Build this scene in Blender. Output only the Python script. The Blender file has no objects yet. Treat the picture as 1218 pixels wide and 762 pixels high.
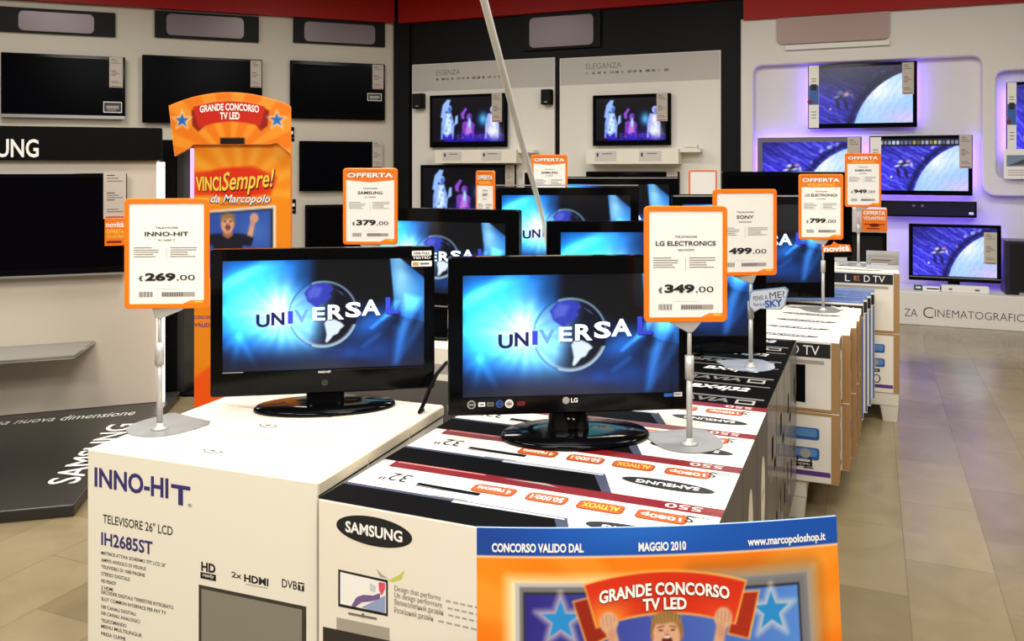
import bpy, math, random
import numpy as np
from mathutils import Vector, Matrix
random.seed(4)
SC = bpy.context.scene
COL = SC.collection
F, CX, HY, HC = 1020.0, 609.0, 200.0, 1.6      # focal length, principal column, horizon row (photo pixels), eye height (m)

# ---------------------------------------------------------------- camera, light, exposure
cam_d = bpy.data.cameras.new('camera'); cam = bpy.data.objects.new('camera', cam_d); COL.objects.link(cam)
cam.location = (0, 0, HC); cam.rotation_euler = (math.pi/2, 0, 0)
cam_d.sensor_fit = 'HORIZONTAL'; cam_d.sensor_width = 36.0
cam_d.lens = 36.0*F/1218.0; cam_d.shift_y = (HY-381.0)/1218.0; cam_d.clip_end = 100; cam_d.clip_start = 0.05
SC.camera = cam
SC.view_settings.view_transform = 'Standard'; SC.view_settings.look = 'None'
SC.view_settings.gamma = 1.0; SC.view_settings.exposure = 0.32; SC.view_settings.use_curve_mapping = False
W = bpy.data.worlds.new('store_air'); SC.world = W; W.use_nodes = True
W.node_tree.nodes['Background'].inputs[0].default_value = (1.0, .93, .82, 1)
W.node_tree.nodes['Background'].inputs[1].default_value = 0.11

def area(name, loc, size, power, col=(1, .955, .88), rot=(0, 0, 0)):
    l = bpy.data.lights.new(name, 'AREA'); l.shape = 'RECTANGLE'; l.size, l.size_y = size; l.energy = power; l.color = col
    o = bpy.data.objects.new(name, l); COL.objects.link(o); o.location = loc; o.rotation_euler = rot
    return o
TH = math.radians(22.7)
# fluorescent rows under the ceiling
for x, y, p in [(-2.6, 1.2, 92), (0.2, 1.4, 62), (-1.4, -1.2, 128), (1.6, -1.6, 132), (2.4, 3.2, 60), (-0.8, 4.4, 66), (-3.4, 5.2, 56), (3.6, 6.0, 52), (1.2, 7.0, 58), (-1.8, 8.6, 58), (-5.0, 8.2, 52), (4.6, 3.0, 50)]:
    area('ceiling_lamp_light', (x, y, 4.12), (1.5, .5), p, rot=(0, 0, -TH))

# ---------------------------------------------------------------- helpers
def lin(c):
    out = []
    for x in c[:3]:
        x = x/255.0
        out.append(x/12.92 if x <= .04045 else ((x+.055)/1.055)**2.4)
    return tuple(out)

MATS = {}
def mat(name, rgb, rough=.5, metal=0.0, emit=0.0, coat=0.0, noise=0.0, nscale=40, spec=.5, alpha=1.0, trans=0.0):
    if name in MATS: return MATS[name]
    m = bpy.data.materials.new(name); m.use_nodes = True; nt = m.node_tree
    b = nt.nodes['Principled BSDF']; c = lin(rgb)+(1,)
    b.inputs['Base Color'].default_value = c; b.inputs['Roughness'].default_value = rough
    b.inputs['Metallic'].default_value = metal; b.inputs['Coat Weight'].default_value = coat
    b.inputs['Coat Roughness'].default_value = .05
    b.inputs['Specular IOR Level'].default_value = spec
    if trans: b.inputs['Transmission Weight'].default_value = trans
    if emit:
        b.inputs['Emission Color'].default_value = c; b.inputs['Emission Strength'].default_value = emit
    if noise:
        tc = nt.nodes.new('ShaderNodeTexCoord'); n = nt.nodes.new('ShaderNodeTexNoise'); n.inputs['Scale'].default_value = nscale
        n.inputs['Detail'].default_value = 4
        r = nt.nodes.new('ShaderNodeMapRange'); r.inputs['To Min'].default_value = 1-noise; r.inputs['To Max'].default_value = 1+noise
        h = nt.nodes.new('ShaderNodeHueSaturation'); h.inputs['Color'].default_value = c
        nt.links.new(tc.outputs['Object'], n.inputs['Vector']); nt.links.new(n.outputs['Fac'], r.inputs['Value'])
        nt.links.new(r.outputs['Result'], h.inputs['Value']); nt.links.new(h.outputs['Color'], b.inputs['Base Color'])
    MATS[name] = m
    return m

def attr_mat(name, emit=0.0, rough=.35):
    if name in MATS: return MATS[name]
    m = bpy.data.materials.new(name); m.use_nodes = True; nt = m.node_tree
    b = nt.nodes['Principled BSDF']; a = nt.nodes.new('ShaderNodeAttribute'); a.attribute_name = 'Col'
    b.inputs['Roughness'].default_value = rough
    if emit:
        b.inputs['Base Color'].default_value = (.004, .004, .004, 1)
        nt.links.new(a.outputs['Color'], b.inputs['Emission Color']); b.inputs['Emission Strength'].default_value = emit
    else:
        nt.links.new(a.outputs['Color'], b.inputs['Base Color'])
    MATS[name] = m
    return m

class M:
    """collects faces of one mesh"""
    def __init__(s): s.v = []; s.f = []; s.mi = []; s.sm = []; s.mats = []
    def add(s, vs, fs, m, smooth=False):
        if m not in s.mats: s.mats.append(m)
        k = s.mats.index(m); n = len(s.v)
        s.v.extend([tuple(p) for p in vs])
        for f in fs: s.f.append([n+i for i in f]); s.mi.append(k); s.sm.append(smooth)
        return s
    def box(s, x0, x1, y0, y1, z0, z1, m, side=None, topm=None, frontm=None):
        vs = [(x0,y0,z0),(x1,y0,z0),(x1,y1,z0),(x0,y1,z0),(x0,y0,z1),(x1,y0,z1),(x1,y1,z1),(x0,y1,z1)]
        s.add(vs, [], m)
        n = len(s.v)-8
        for f, mm in [((0,3,2,1), m), ((4,5,6,7), topm or m), ((0,1,5,4), frontm or m), ((2,3,7,6), m), ((1,2,6,5), side or m), ((3,0,4,7), side or m)]:
            if mm not in s.mats: s.mats.append(mm)
            s.f.append([n+i for i in f]); s.mi.append(s.mats.index(mm)); s.sm.append(False)
        return s
    def loft(s, loops, m, caps=(True, True), smooth=False):
        n = len(loops[0]); vs = [p for l in loops for p in l]; fs = []
        for k in range(len(loops)-1):
            for i in range(n):
                j = (i+1) % n
                fs.append((k*n+i, k*n+j, (k+1)*n+j, (k+1)*n+i))
        if caps[0]: fs.append(tuple(range(n-1, -1, -1)))
        if caps[1]: fs.append(tuple((len(loops)-1)*n+i for i in range(n)))
        return s.add(vs, fs, m, smooth)
    def prism(s, pts, y0, y1, m):                 # outline in x,z pushed along y
        return s.loft([[(x, y1, z) for x, z in pts], [(x, y0, z) for x, z in pts]], m)
    def slab(s, pts, z0, z1, m):                  # outline in x,y pushed along z
        return s.loft([[(x, y, z0) for x, y in pts], [(x, y, z1) for x, y in pts]], m)
    def tube(s, pts, r, m, n=10, smooth=True):
        pts = [Vector(p) for p in pts]; loops = []
        rs = r if isinstance(r, (list, tuple)) else [r]*len(pts)
        for i, p in enumerate(pts):
            d = (pts[min(i+1, len(pts)-1)]-pts[max(i-1, 0)]).normalized()
            a = d.cross(Vector((0, 1, 0.02)) if abs(d.y) < .9 else Vector((1, 0, 0))).normalized(); b = d.cross(a)
            loops.append([tuple(p+rs[i]*(math.cos(2*math.pi*k/n)*a+math.sin(2*math.pi*k/n)*b)) for k in range(n)])
        return s.loft(loops, m, smooth=smooth)
    def lathe(s, prof, m, cx=0, cy=0, n=28, sx=1, sy=1, smooth=True):
        loops = [[(cx+r*sx*math.cos(2*math.pi*k/n), cy+r*sy*math.sin(2*math.pi*k/n), z) for k in range(n)] for r, z in prof]
        return s.loft(loops, m, smooth=smooth)
    # flat print on a frame
    def poly(s, fr, pts, m, layer=1):
        return s.add([fr(x, y, layer) for x, y in pts], [tuple(range(len(pts)))], m)
    def rect(s, fr, x0, x1, y0, y1, m, layer=1): return s.poly(fr, [(x0,y0),(x1,y0),(x1,y1),(x0,y1)], m, layer)
    def oval(s, fr, cx, cy, rx, ry, m, layer=1, n=32, rot=0):
        c, q = math.cos(rot), math.sin(rot)
        return s.poly(fr, [(cx+rx*math.cos(2*math.pi*k/n)*c-ry*math.sin(2*math.pi*k/n)*q, cy+rx*math.cos(2*math.pi*k/n)*q+ry*math.sin(2*math.pi*k/n)*c) for k in range(n)], m, layer)
    def text(s, fr, t, cx, cy, m, w=None, h=None, bold=0, shear=0, layer=2, turn=False, align='c', warp=None):
        vs, fs, (bx0, bx1, by0, by1) = glyphs(t, bold, shear)
        tw, th = bx1-bx0, by1-by0
        if w is None: kx = ky = h/th
        elif h is None: kx = ky = w/tw
        else: kx, ky = w/tw, h/th
        ox = {'c': (bx0+bx1)/2, 'l': bx0, 'r': bx1}[align]; oy = (by0+by1)/2; out = []
        for x, y in vs:
            X, Y = (x-ox)*kx, (y-oy)*ky
            if turn: X, Y = -X, -Y
            if warp: Y += warp(X)
            out.append(fr(cx+X, cy+Y, layer))
        return s.add(out, fs, m)

GL = {}
def glyphs(t, bold=0, shear=0):
    k = (t, bold, shear)
    if k not in GL:
        c = bpy.data.curves.new('lettering', 'FONT'); c.body = t; c.offset = bold; c.shear = shear; c.resolution_u = 3
        o = bpy.data.objects.new('lettering', c); me = bpy.data.meshes.new_from_object(o)
        vs = [(v.co.x, v.co.y) for v in me.vertices]; fs = [tuple(p.vertices) for p in me.polygons]
        bpy.data.objects.remove(o); bpy.data.meshes.remove(me); bpy.data.curves.remove(c)
        xs = [v[0] for v in vs]; ys = [v[1] for v in vs]
        GL[k] = (vs, fs, (min(xs), max(xs), min(ys), max(ys)))
    return GL[k]

EPS = .0005
def frame(o, ex, ey):                             # a printing plane: (x, y, layer) -> point just off the surface
    o, ex, ey = Vector(o), Vector(ex).normalized(), Vector(ey).normalized(); n = ex.cross(ey)
    return lambda x, y, l=0: tuple(o+ex*x+ey*y+n*(EPS*l))
def front(y=0.0, x=0.0, z=0.0): return frame((x, y, z), (1, 0, 0), (0, 0, 1))

def rrect(w, h, r, cx=0, cz=0, k=5):
    pts = []
    for (sx, sz, a0) in ((1, 1, 0), (-1, 1, 90), (-1, -1, 180), (1, -1, 270)):
        for i in range(k+1):
            a = math.radians(a0+90*i/k); pts.append((cx+sx*(w/2-r)+r*math.cos(a), cz+sz*(h/2-r)+r*math.sin(a)))
    return pts

def obj(name, m, parent=None, bevel=0, label=None, loc=None, attr=None):
    me = bpy.data.meshes.new(name); me.from_pydata(m.v, [], m.f); 
    for mm in m.mats: me.materials.append(mm)
    me.polygons.foreach_set('material_index', m.mi); me.polygons.foreach_set('use_smooth', m.sm)
    me.update()
    o = bpy.data.objects.new(name, me); COL.objects.link(o)
    if parent: o.parent = parent
    if loc: o.location = loc
    if bevel:
        b = o.modifiers.new('bevel', 'BEVEL'); b.width = bevel; b.segments = 2; b.limit_method = 'ANGLE'; b.angle_limit = math.radians(50)
    if label: o['label'] = label
    return o
def thing(name, label, cat, loc=(0, 0, 0), rotz=0.0, group=None):
    o = bpy.data.objects.new(name, None); COL.objects.link(o); o.empty_display_size = .1
    o.location = loc; o.rotation_euler = (0, 0, rotz); o['label'] = label; o['category'] = cat
    if group: o['group'] = group
    return o
def tag(o, label, cat, group=None):
    o['label'] = label; o['category'] = cat
    if group: o['group'] = group
    return o
def struct(name, m, parent=None, bevel=0):
    o = obj(name, m, parent, bevel)
    if not parent: o['kind'] = 'structure'
    return o
def dup(root, loc, label, group=None):
    r = root.copy(); COL.objects.link(r); r.location = loc; r['label'] = label
    if group: r['group'] = group
    for ch in list(root.children):
        c = ch.copy(); COL.objects.link(c); c.parent = r
        for g in list(ch.children):
            d = g.copy(); COL.objects.link(d); d.parent = c
    return r

# photo pixel -> point in the shop
def ray(px, py): return Vector(((px-CX)/F, 1.0, -(py-HY)/F))
def at_z(px, py, z): return Vector((0, 0, HC))+ray(px, py)*((z-HC)/(-(py-HY)/F))
def at_d(px, py, d): return Vector((0, 0, HC))+ray(px, py)*d
class Wall:
    """upright plane through p running along angle a; uv() reads a pixel as (along, height)"""
    def __init__(s, p, a): s.p = Vector((p[0], p[1], 0)); s.a = a; s.ex = Vector((math.cos(a), math.sin(a), 0)); s.n = Vector((math.sin(a), -math.cos(a), 0))
    def hit(s, px, py):
        r = ray(px, py); d = s.p.dot(s.n)/r.dot(s.n); return Vector((0, 0, HC))+r*d
    def uv(s, px, py): q = s.hit(px, py); return ((q-s.p).dot(s.ex), q.z)
    def shifted(s, k): return Wall(s.p+s.n*k, s.a)
    def fr(s): return frame(s.p, s.ex, (0, 0, 1))
    def pt(s, u, z, out=0): return s.p+s.ex*u+s.n*out+Vector((0, 0, z))
def fit(xl, xr, yt, yb, d, rot):
    """centre, width, bottom and top of an upright panel seen between those pixels at depth d"""
    w = Wall((((xl+xr)/2-CX)/F*d, d), rot)
    a, b = w.hit(xl, HY), w.hit(xr, HY); c = (a+b)/2
    return c.x, c.y, (b-a).length, HC-(yb-HY)/F*d, HC-(yt-HY)/F*d

# ---------------------------------------------------------------- printed and lit pictures as fine coloured grids
class Canvas:
    def __init__(s, w, h, asp, col=(0, 0, 0)):
        s.w, s.h, s.asp = w, h, asp
        s.x, s.y = np.meshgrid((np.arange(w)+.5)/w*asp, (np.arange(h)+.5)/h)     # y runs upward
        s.c = np.ones((h, w, 3))*np.array(col, float)
    def mix(s, a, col): a = np.clip(a, 0, 1)[..., None]; s.c = s.c*(1-a)+np.array(col, float)*a; return s
    def addc(s, a, col): s.c = s.c+np.clip(a, 0, None)[..., None]*np.array(col, float); return s
    def gauss(s, cx, cy, rx, ry, rot=0):
        c, q = math.cos(rot), math.sin(rot); dx, dy = s.x-cx, s.y-cy
        return np.exp(-(((dx*c+dy*q)/rx)**2+((-dx*q+dy*c)/ry)**2))
    def ell(s, cx, cy, rx, ry, soft=.01, rot=0):
        c, q = math.cos(rot), math.sin(rot); dx, dy = s.x-cx, s.y-cy
        r = np.sqrt(((dx*c+dy*q)/rx)**2+((-dx*q+dy*c)/ry)**2)
        return np.clip((1-r)*min(rx, ry)/soft+.5, 0, 1)
    def poly(s, pts, soft=.006):
        ins = np.zeros(s.x.shape, bool); dist = np.full(s.x.shape, 9.0); n = len(pts)
        for i in range(n):
            (x0, y0), (x1, y1) = pts[i], pts[(i+1) % n]
            cond = ((y0 > s.y) != (y1 > s.y))
            if y1 != y0: ins ^= cond & (s.x < (x1-x0)*(s.y-y0)/(y1-y0)+x0)
            dx, dy = x1-x0, y1-y0; L = dx*dx+dy*dy+1e-12
            t = np.clip(((s.x-x0)*dx+(s.y-y0)*dy)/L, 0, 1)
            dist = np.minimum(dist, np.hypot(s.x-x0-t*dx, s.y-y0-t*dy))
        return np.clip(np.where(ins, dist, -dist)/soft+.5, 0, 1)
    def line(s, p, q, w, soft=.01):
        dx, dy = q[0]-p[0], q[1]-p[1]; L = dx*dx+dy*dy+1e-12
        t = np.clip(((s.x-p[0])*dx+(s.y-p[1])*dy)/L, 0, 1)
        return np.clip((w/2-np.hypot(s.x-p[0]-t*dx, s.y-p[1]-t*dy))/soft+.5, 0, 1)
    def noise(s, scale, seed=0):
        rng = np.random.RandomState(seed); out = 0
        for k in range(10):
            a = rng.rand()*6.28; f = scale*(0.5+rng.rand()*1.5); out = out+np.sin(f*(np.cos(a)*s.x+np.sin(a)*s.y)+rng.rand()*6.28)
        return out/10*1.6
    def mesh(s, name, fn, material, parent=None, stepx=1, label=None):
        """fn maps (u in 0..1, v in 0..1) arrays to points"""
        c = np.clip(s.c, 0, 255)/255.0
        c = np.where(c <= .04045, c/12.92, ((c+.055)/1.055)**2.4)
        c = c[::stepx, ::stepx]; h, w = c.shape[:2]
        U, V = np.meshgrid(np.linspace(0, 1, w+1), np.linspace(0, 1, h+1))
        P = np.stack(fn(U, V), -1).reshape(-1, 3)
        i = np.arange(h)[:, None]*(w+1)+np.arange(w)[None, :]
        fc = np.stack([i, i+1, i+w+2, i+w+1], -1).reshape(-1, 4)
        me = bpy.data.meshes.new(name); me.vertices.add(len(P)); me.vertices.foreach_set('co', P.astype(np.float32).ravel())
        me.loops.add(fc.size); me.loops.foreach_set('vertex_index', fc.astype(np.int32).ravel())
        me.polygons.add(len(fc)); me.polygons.foreach_set('loop_start', np.arange(0, fc.size, 4, dtype=np.int32))
        me.polygons.foreach_set('loop_total', np.full(len(fc), 4, dtype=np.int32))
        me.update(calc_edges=True)
        a = me.color_attributes.new('Col', 'FLOAT_COLOR', 'POINT')
        # colours live on the vertices: average of the touching cells
        pad = np.pad(c, ((1, 1), (1, 1), (0, 0)), 'edge'); vc = (pad[:-1, :-1]+pad[1:, :-1]+pad[:-1, 1:]+pad[1:, 1:])/4
        a.data.foreach_set('color', np.concatenate([vc.reshape(-1, 3), np.ones((len(P), 1))], 1).astype(np.float32).ravel())
        me.materials.append(material)
        o = bpy.data.objects.new(name, me); COL.objects.link(o)
        if parent: o.parent = parent
        if label: o['label'] = label
        return o

# ---------------------------------------------------------------- materials
BLK = mat('gloss_black_plastic', (7, 7, 8), .1, spec=.13)
SATIN = mat('satin_black_plastic', (9, 9, 10), .45, spec=.08)
BACKP = mat('matt_black_plastic', (20, 20, 21), .6)
DARKGLASS = mat('switched_off_screen', (6, 5, 9), .2, spec=.035)
SILVER = mat('silver_plastic', (176, 176, 174), .3, .6)
GREYM = mat('grey_painted_metal', (150, 150, 150), .42, .25)
CHROME = mat('brushed_steel', (196, 192, 190), .28, .9)
WHITEP = mat('white_plastic', (232, 230, 224), .35)
POLE = mat('pale_grey_pole', (188, 186, 182), .35, .2)
PAPER = mat('white_paper', (246, 243, 236), .6)
TAGP = mat('price_tag_paper', (196, 186, 174), .6)
ORANGE = mat('orange_plastic', (250, 124, 18), .35)
INK = mat('black_ink', (22, 21, 25), .6)
GREYINK = mat('grey_ink', (112, 108, 106), .6)
PALEINK = mat('pale_grey_ink', (168, 162, 158), .6)
NAVYINK = mat('navy_ink', (52, 46, 110), .5)
WHITEINK = mat('white_ink', (248, 246, 240), .5)
YELLOW = mat('yellow_ink', (250, 206, 70), .5)
REDINK = mat('dark_red_ink', (122, 8, 14), .4)
BADGE = mat('orange_badge_ink', (166, 70, 20), .4)
BLUEINK = mat('blue_ink', (40, 92, 170), .4)
PURPLEINK = mat('purple_ink', (92, 50, 130), .5)
SCREEN = attr_mat('lit_screen', emit=.84, rough=.2)
PRINT = attr_mat('colour_print', rough=.32)
def glow(name, rgb, k=.84): return mat(name, rgb, .3, emit=k)
LWHITE = glow('lit_white_letters', (235, 246, 255)); LNAVY = glow('lit_navy_letters', (12, 16, 72)); LBLUE = glow('lit_blue_letters', (44, 56, 176)); LPALE = glow('lit_pale_letters', (84, 132, 214)); LMID = glow('lit_mid_letters', (196, 226, 255))

# ---------------------------------------------------------------- screen pictures
def pic_globe(w=300, h=170):
    A = 1.77; c = Canvas(w, h, A, (5, 9, 24)); g = c.gauss; n = c.noise(9, 3); n2 = c.noise(22, 5)
    c.addc(g(.30, .55, .62, .50), (18, 84, 170)); c.addc(g(.12, .62, .34, .42), (10, 70, 120))
    an = np.arctan2(c.y-.50, c.x-.50); ry = 1+.14*np.sin(an*7+1+n)*np.sin(an*4)+.08*np.sin(an*19+n*2); c.addc(g(.30, .60, .34, .26)*(1+.35*n)*ry, (56, 142, 196)); c.addc(g(.44, .52, .26, .17)*ry, (130, 130, 90)); c.addc(g(.50, .64, .12, .20)*ry, (90, 80, 60))
    c.addc(g(.58, .33, .24, .17)*ry, (90, 140, 150)); c.addc(g(.74, .44, .17, .20)*ry, (70, 130, 150)); c.addc(g(.16, .86, .30, .05, .55)*.9, (60, 120, 150)); c.addc(g(.10, .5, .10, .5)*.6, (20, 90, 130))
    c.addc(g(.40, .9, .30, .10, .3), (20, 90, 150))
    for p, q, wd, k in [((.14, .32), (.08, .02), .03, .5), ((.14, .32), (.30, .0), .03, .5), ((.14, .34), (.02, .22), .03, .35), ((.05, .82), (.5, .98), .05, .3), ((.02, .55), (.3, .78), .05, .3)]:
        c.addc(c.line(p, q, wd, .06)*k*.8, (60, 140, 190))
    c.mix(g(.22, .0, .5, .13)*.85, (4, 10, 34)); c.mix(g(.0, .08, .16, .2)*.6, (4, 10, 40))
    c.addc(g(1.45, .20, .34, .2)*(1+.5*n), (8, 34, 74)); c.addc(g(1.1, .14, .26, .10)*(1+.5*n2), (6, 26, 60)); c.addc(g(1.30, .42, .2, .1, .5), (26, 80, 150))
    c.mix(c.poly([(.80, 1.02), (.78, .8), (.98, .70), (1.3, .60), (1.46, .62), (1.48, .85), (1.44, 1.02)], .09)*.95, (6, 8, 14))
    patch = c.poly([(1.46, 1.02), (1.53, 1.02), (1.79, .80), (1.79, .40), (1.62, .44), (1.50, .50), (1.49, .7)], .012)
    pc = Canvas(w, h, A, (38, 110, 205)); pc.addc(g(1.56, .88, .1, .28)*(1+.25*n2), (120, 120, 50)); pc.addc(g(1.68, .62, .12, .18), (40, 60, 40)); pc.mix(g(1.66, .42, .2, .12)*.8, (16, 52, 130)); pc.mix(g(1.79, .95, .2, .1), (20, 60, 150))
    k = (patch*np.clip((c.y-.36)/.16, 0, 1))[..., None]; c.c = c.c*(1-k)+pc.c*k
    c.mix(c.poly([(1.54, 1.03), (1.80, 1.03), (1.80, .79)], .012), (6, 8, 13))
    for pts, sf, kk in [([(1.49, .02), (1.52, .02), (1.74, .62), (1.60, .66)], .06, .75), ([(1.50, .02), (1.54, .02), (1.80, .42), (1.74, .5)], .05, .4), ([(1.28, .36), (1.30, .35), (1.47, .49), (1.45, .52)], .03, .7), ([(1.40, .44), (1.47, .47), (1.54, .60), (1.48, .6)], .05, .6), ([(1.36, .31), (1.2, .20), (1.22, .18), (1.37, .29)], .04, .4), ([(1.50, .36), (1.50, .04), (1.53, .04), (1.6, .4)], .08, .45)]:
        c.addc(c.poly(pts, sf)*kk*np.clip(.35+c.y*1.2, 0, 1), (60, 140, 225))
    # globe
    gx, gy, R = .866, .50, .298
    ins = c.ell(gx, gy, R, R, .01); t = np.clip((c.x-.2*(c.y-gy)-(gx-.30*R))/(.62*R), 0, 1)[..., None]
    lum = np.array((150, 205, 245)); base = c.c*.55+lum*.42; dark = np.array((7, 9, 30)); inner = base*(1-t)+dark*t; c.c = c.c*(1-ins[..., None])+inner*ins[..., None]
    na = [(.73, .62), (.70, .70), (.76, .77), (.86, .79), (.93, .77), (.96, .73), (.92, .69), (.94, .66), (.90, .62), (.86, .60), (.83, .58), (.86, .555), (.84, .55), (.79, .575)]
    c.mix(c.poly(na, .01)*ins*.95, (54, 62, 190)); c.mix(c.poly([(.74, .64), (.73, .70), (.78, .76), (.86, .74), (.83, .66)], .03)*.55, (110, 130, 235))
    c.mix(c.poly([(.98, .72), (1.02, .70), (1.06, .66), (1.03, .68)], .01)*.6, (150, 170, 240))
    sa = [(gx_*.82+.885*.18, gy_*.86+.38*.14) for gx_, gy_ in [(.90, .455), (.98, .462), (1.05, .43), (1.09, .39), (1.05, .36), (1.02, .31), (.97, .29), (.93, .24), (.90, .215), (.885, .23), (.90, .30), (.885, .38), (.875, .42)]]
    c.mix(c.poly(sa, .01), (226, 242, 255))
    rr = np.hypot(c.x-gx, c.y-gy); ang = np.arctan2(c.y-gy, c.x-gx)
    ring = np.clip(1-np.abs(rr-R)/.013, 0, 1); band = (np.abs(c.y-.475) > .075)
    rim = np.clip(.35+.65*np.cos(ang+1.0), .15, 1)
    c.mix(ring*band*np.where(c.y > gy, .8, 1)*np.where(c.x < gx-.12, .75, 1), np.where((c.x < gx-.1)[..., None], (28, 70, 150), (175, 215, 245))); c.mix(np.clip(1-np.abs(rr-R+.012)/.02, 0, 1)*band*rim*(c.y < gy)*.7, (235, 250, 255))
    return c
GLOBE = pic_globe()
def pic_stage(w=150, h=96):
    c = Canvas(w, h, 1.6, (3, 2, 9)); g = c.gauss; n = c.noise(40, 4)
    c.addc(g(1.05, .10, .6, .12), (40, 14, 130)); c.addc(g(.9, .45, .5, .25), (2, 2, 26)); c.mix((c.y < .045)*.8*(c.x > .3), (26, 16, 170))
    c.addc((np.random.RandomState(2).rand(h, w) > .86)*(c.y < .17)*(c.y > .03)*(c.x > .55), (70, 60, 130))
    def fig(x, wd, top, col, hot, dark):
        c.mix(c.poly([(x-wd, .06), (x-wd*.95, .42), (x-wd*.6, top-.22), (x+wd*.45, top-.22), (x+wd*.9, .38), (x+wd*.75, .06)], .03), col)
        c.mix(c.poly([(x-wd*.5, .16), (x-wd*.2, top-.26), (x+wd*.3, top-.26), (x+wd*.5, .2)], .05)*.85, hot)
        c.mix(c.ell(x+wd*.1, top-.13, wd*.42, .085, .02), col); c.mix(c.ell(x+wd*.25, top-.15, wd*.24, .06, .02)*.8, dark)
        c.mix(np.clip(n-.1, 0, 1)*c.poly([(x-wd, .06), (x-wd*.9, top-.3), (x+wd*.8, top-.3), (x+wd*.8, .06)], .04)*.7, dark)
        c.mix(c.poly([(x-wd*.8, .04), (x-wd*.75, .2), (x-wd*.2, .1), (x+wd*.5, .2), (x+wd*.7, .04)], .03), (52, 30, 190))
    fig(.36, .16, .88, (140, 178, 246), (232, 250, 255), (60, 90, 190)); c.mix(c.poly([(.19, .56), (.24, .84), (.34, .96), (.42, .95), (.38, .82), (.30, .66), (.28, .5)], .03), (150, 186, 250)); c.mix(c.poly([(.5, .36), (.53, .58), (.58, .60), (.58, .42)], .03), (160, 196, 250))
    fig(.82, .15, .68, (128, 62, 190), (206, 130, 226), (40, 20, 120)); c.mix(c.poly([(.66, .52), (.64, .62), (.74, .76), (.79, .74), (.72, .60), (.73, .5)], .03), (140, 76, 206)); c.mix(c.ell(.84, .42, .03, .12, .03), (170, 220, 255))
    c.mix(g(1.14, .50, .10, .14)*.95, (84, 190, 250)); fig(1.34, .16, .84, (170, 178, 246), (252, 252, 255), (90, 120, 220)); c.mix(g(1.38, .2, .13, .16)*.9, (235, 240, 255))
    return c
STAGE = pic_stage()
def pic_race(w=190, h=112, bar=False, dusk=0):
    c = Canvas(w, h, 1.7, (58, 54, 206)); n = c.noise(7, 8); n2 = c.noise(30, 12); n3 = c.noise(60, 21); g = c.gauss
    q = np.sin((c.x*.5+c.y*.86)*22+n*3)*np.sin((c.x*.5+c.y*.86)*57+n2*2); c.addc(np.clip(q, 0, 1)*.8, (50, 60, 60)); c.mix(np.clip(-q, 0, 1)*.5, (16, 10, 110)); c.mix(np.clip(n3-.2, 0, 1)*.3, (90, 100, 240)); c.mix(g(.05, .98, .5, .3)*.6, (16, 12, 84)); c.addc(g(.2, .3, .3, .3)*.5, (20, 10, 80))
    cx, cy, R = 1.92, -.28, 1.22; rr = np.hypot(c.x-cx, c.y-cy)
    c.mix(np.clip(1-np.abs(rr-R-.07)/.09, 0, 1)*.9, (12, 12, 70)); c.mix(np.clip(1-np.abs(rr-R-.16)/.10, 0, 1)*np.clip(n2*2.2-.5, 0, 1)*(c.y > .5), (170, 186, 252))
    inn = np.clip((R-rr)/.02, 0, 1); c.mix(inn, (158, 202, 250)); c.mix(inn*g(1.12, .60, .30, .30), (244, 252, 255)); c.mix(inn*g(1.5, .62, .16, .2)*.6, (236, 248, 255)); c.mix(inn*g(1.62, .08, .4, .16), (214, 200, 250)); c.mix(inn*g(1.0, .2, .25, .2)*.5, (196, 226, 255)); c.mix(inn*np.clip(np.sin(c.x*46-c.y*30+n2*3), 0, 1)*.18, (104, 156, 230))
    for x, y, rx, ry, col in [(.55, .50, .10, .05, (30, 26, 70)), (.50, .555, .04, .03, (205, 205, 235)), (.64, .565, .045, .03, (180, 140, 190)), (.60, .49, .06, .018, (190, 215, 255)), (.46, .34, .03, .11, (26, 24, 90)), (.60, .32, .03, .12, (26, 24, 100)), (.33, .26, .022, .022, (225, 235, 255)), (.44, .475, .05, .018, (220, 230, 255)), (.70, .50, .02, .04, (200, 210, 250))]:
        c.mix(c.ell(x, y, rx, ry, .025, .25), col)
    if dusk: c.mix((1-inn)*(.35+.65*np.clip((c.x*.5+c.y-.55)*1.6, 0, 1))*dusk, (8, 8, 36)); c.mix(c.ell(.60, .52, .05, .03, .02), (190, 150, 170)); c.mix(c.ell(.52, .53, .06, .025, .02), (90, 90, 150))
    if bar:
        c.mix((c.y > .86)*1., (14, 14, 40)); rng = np.random.RandomState(3)
        for i in range(22): x = .05+i*.075; c.mix(c.poly([(x, .89), (x+.05, .89), (x+.05, .96), (x, .96)], .008)*(.4+.6*rng.rand()), (235, 225, 120) if i in (9, 10, 13, 14) else (215, 222, 240))
    return c
RACE = pic_race(); RACEDUSK = pic_race(dusk=.8); RACEBAR = pic_race(bar=True)

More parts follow.
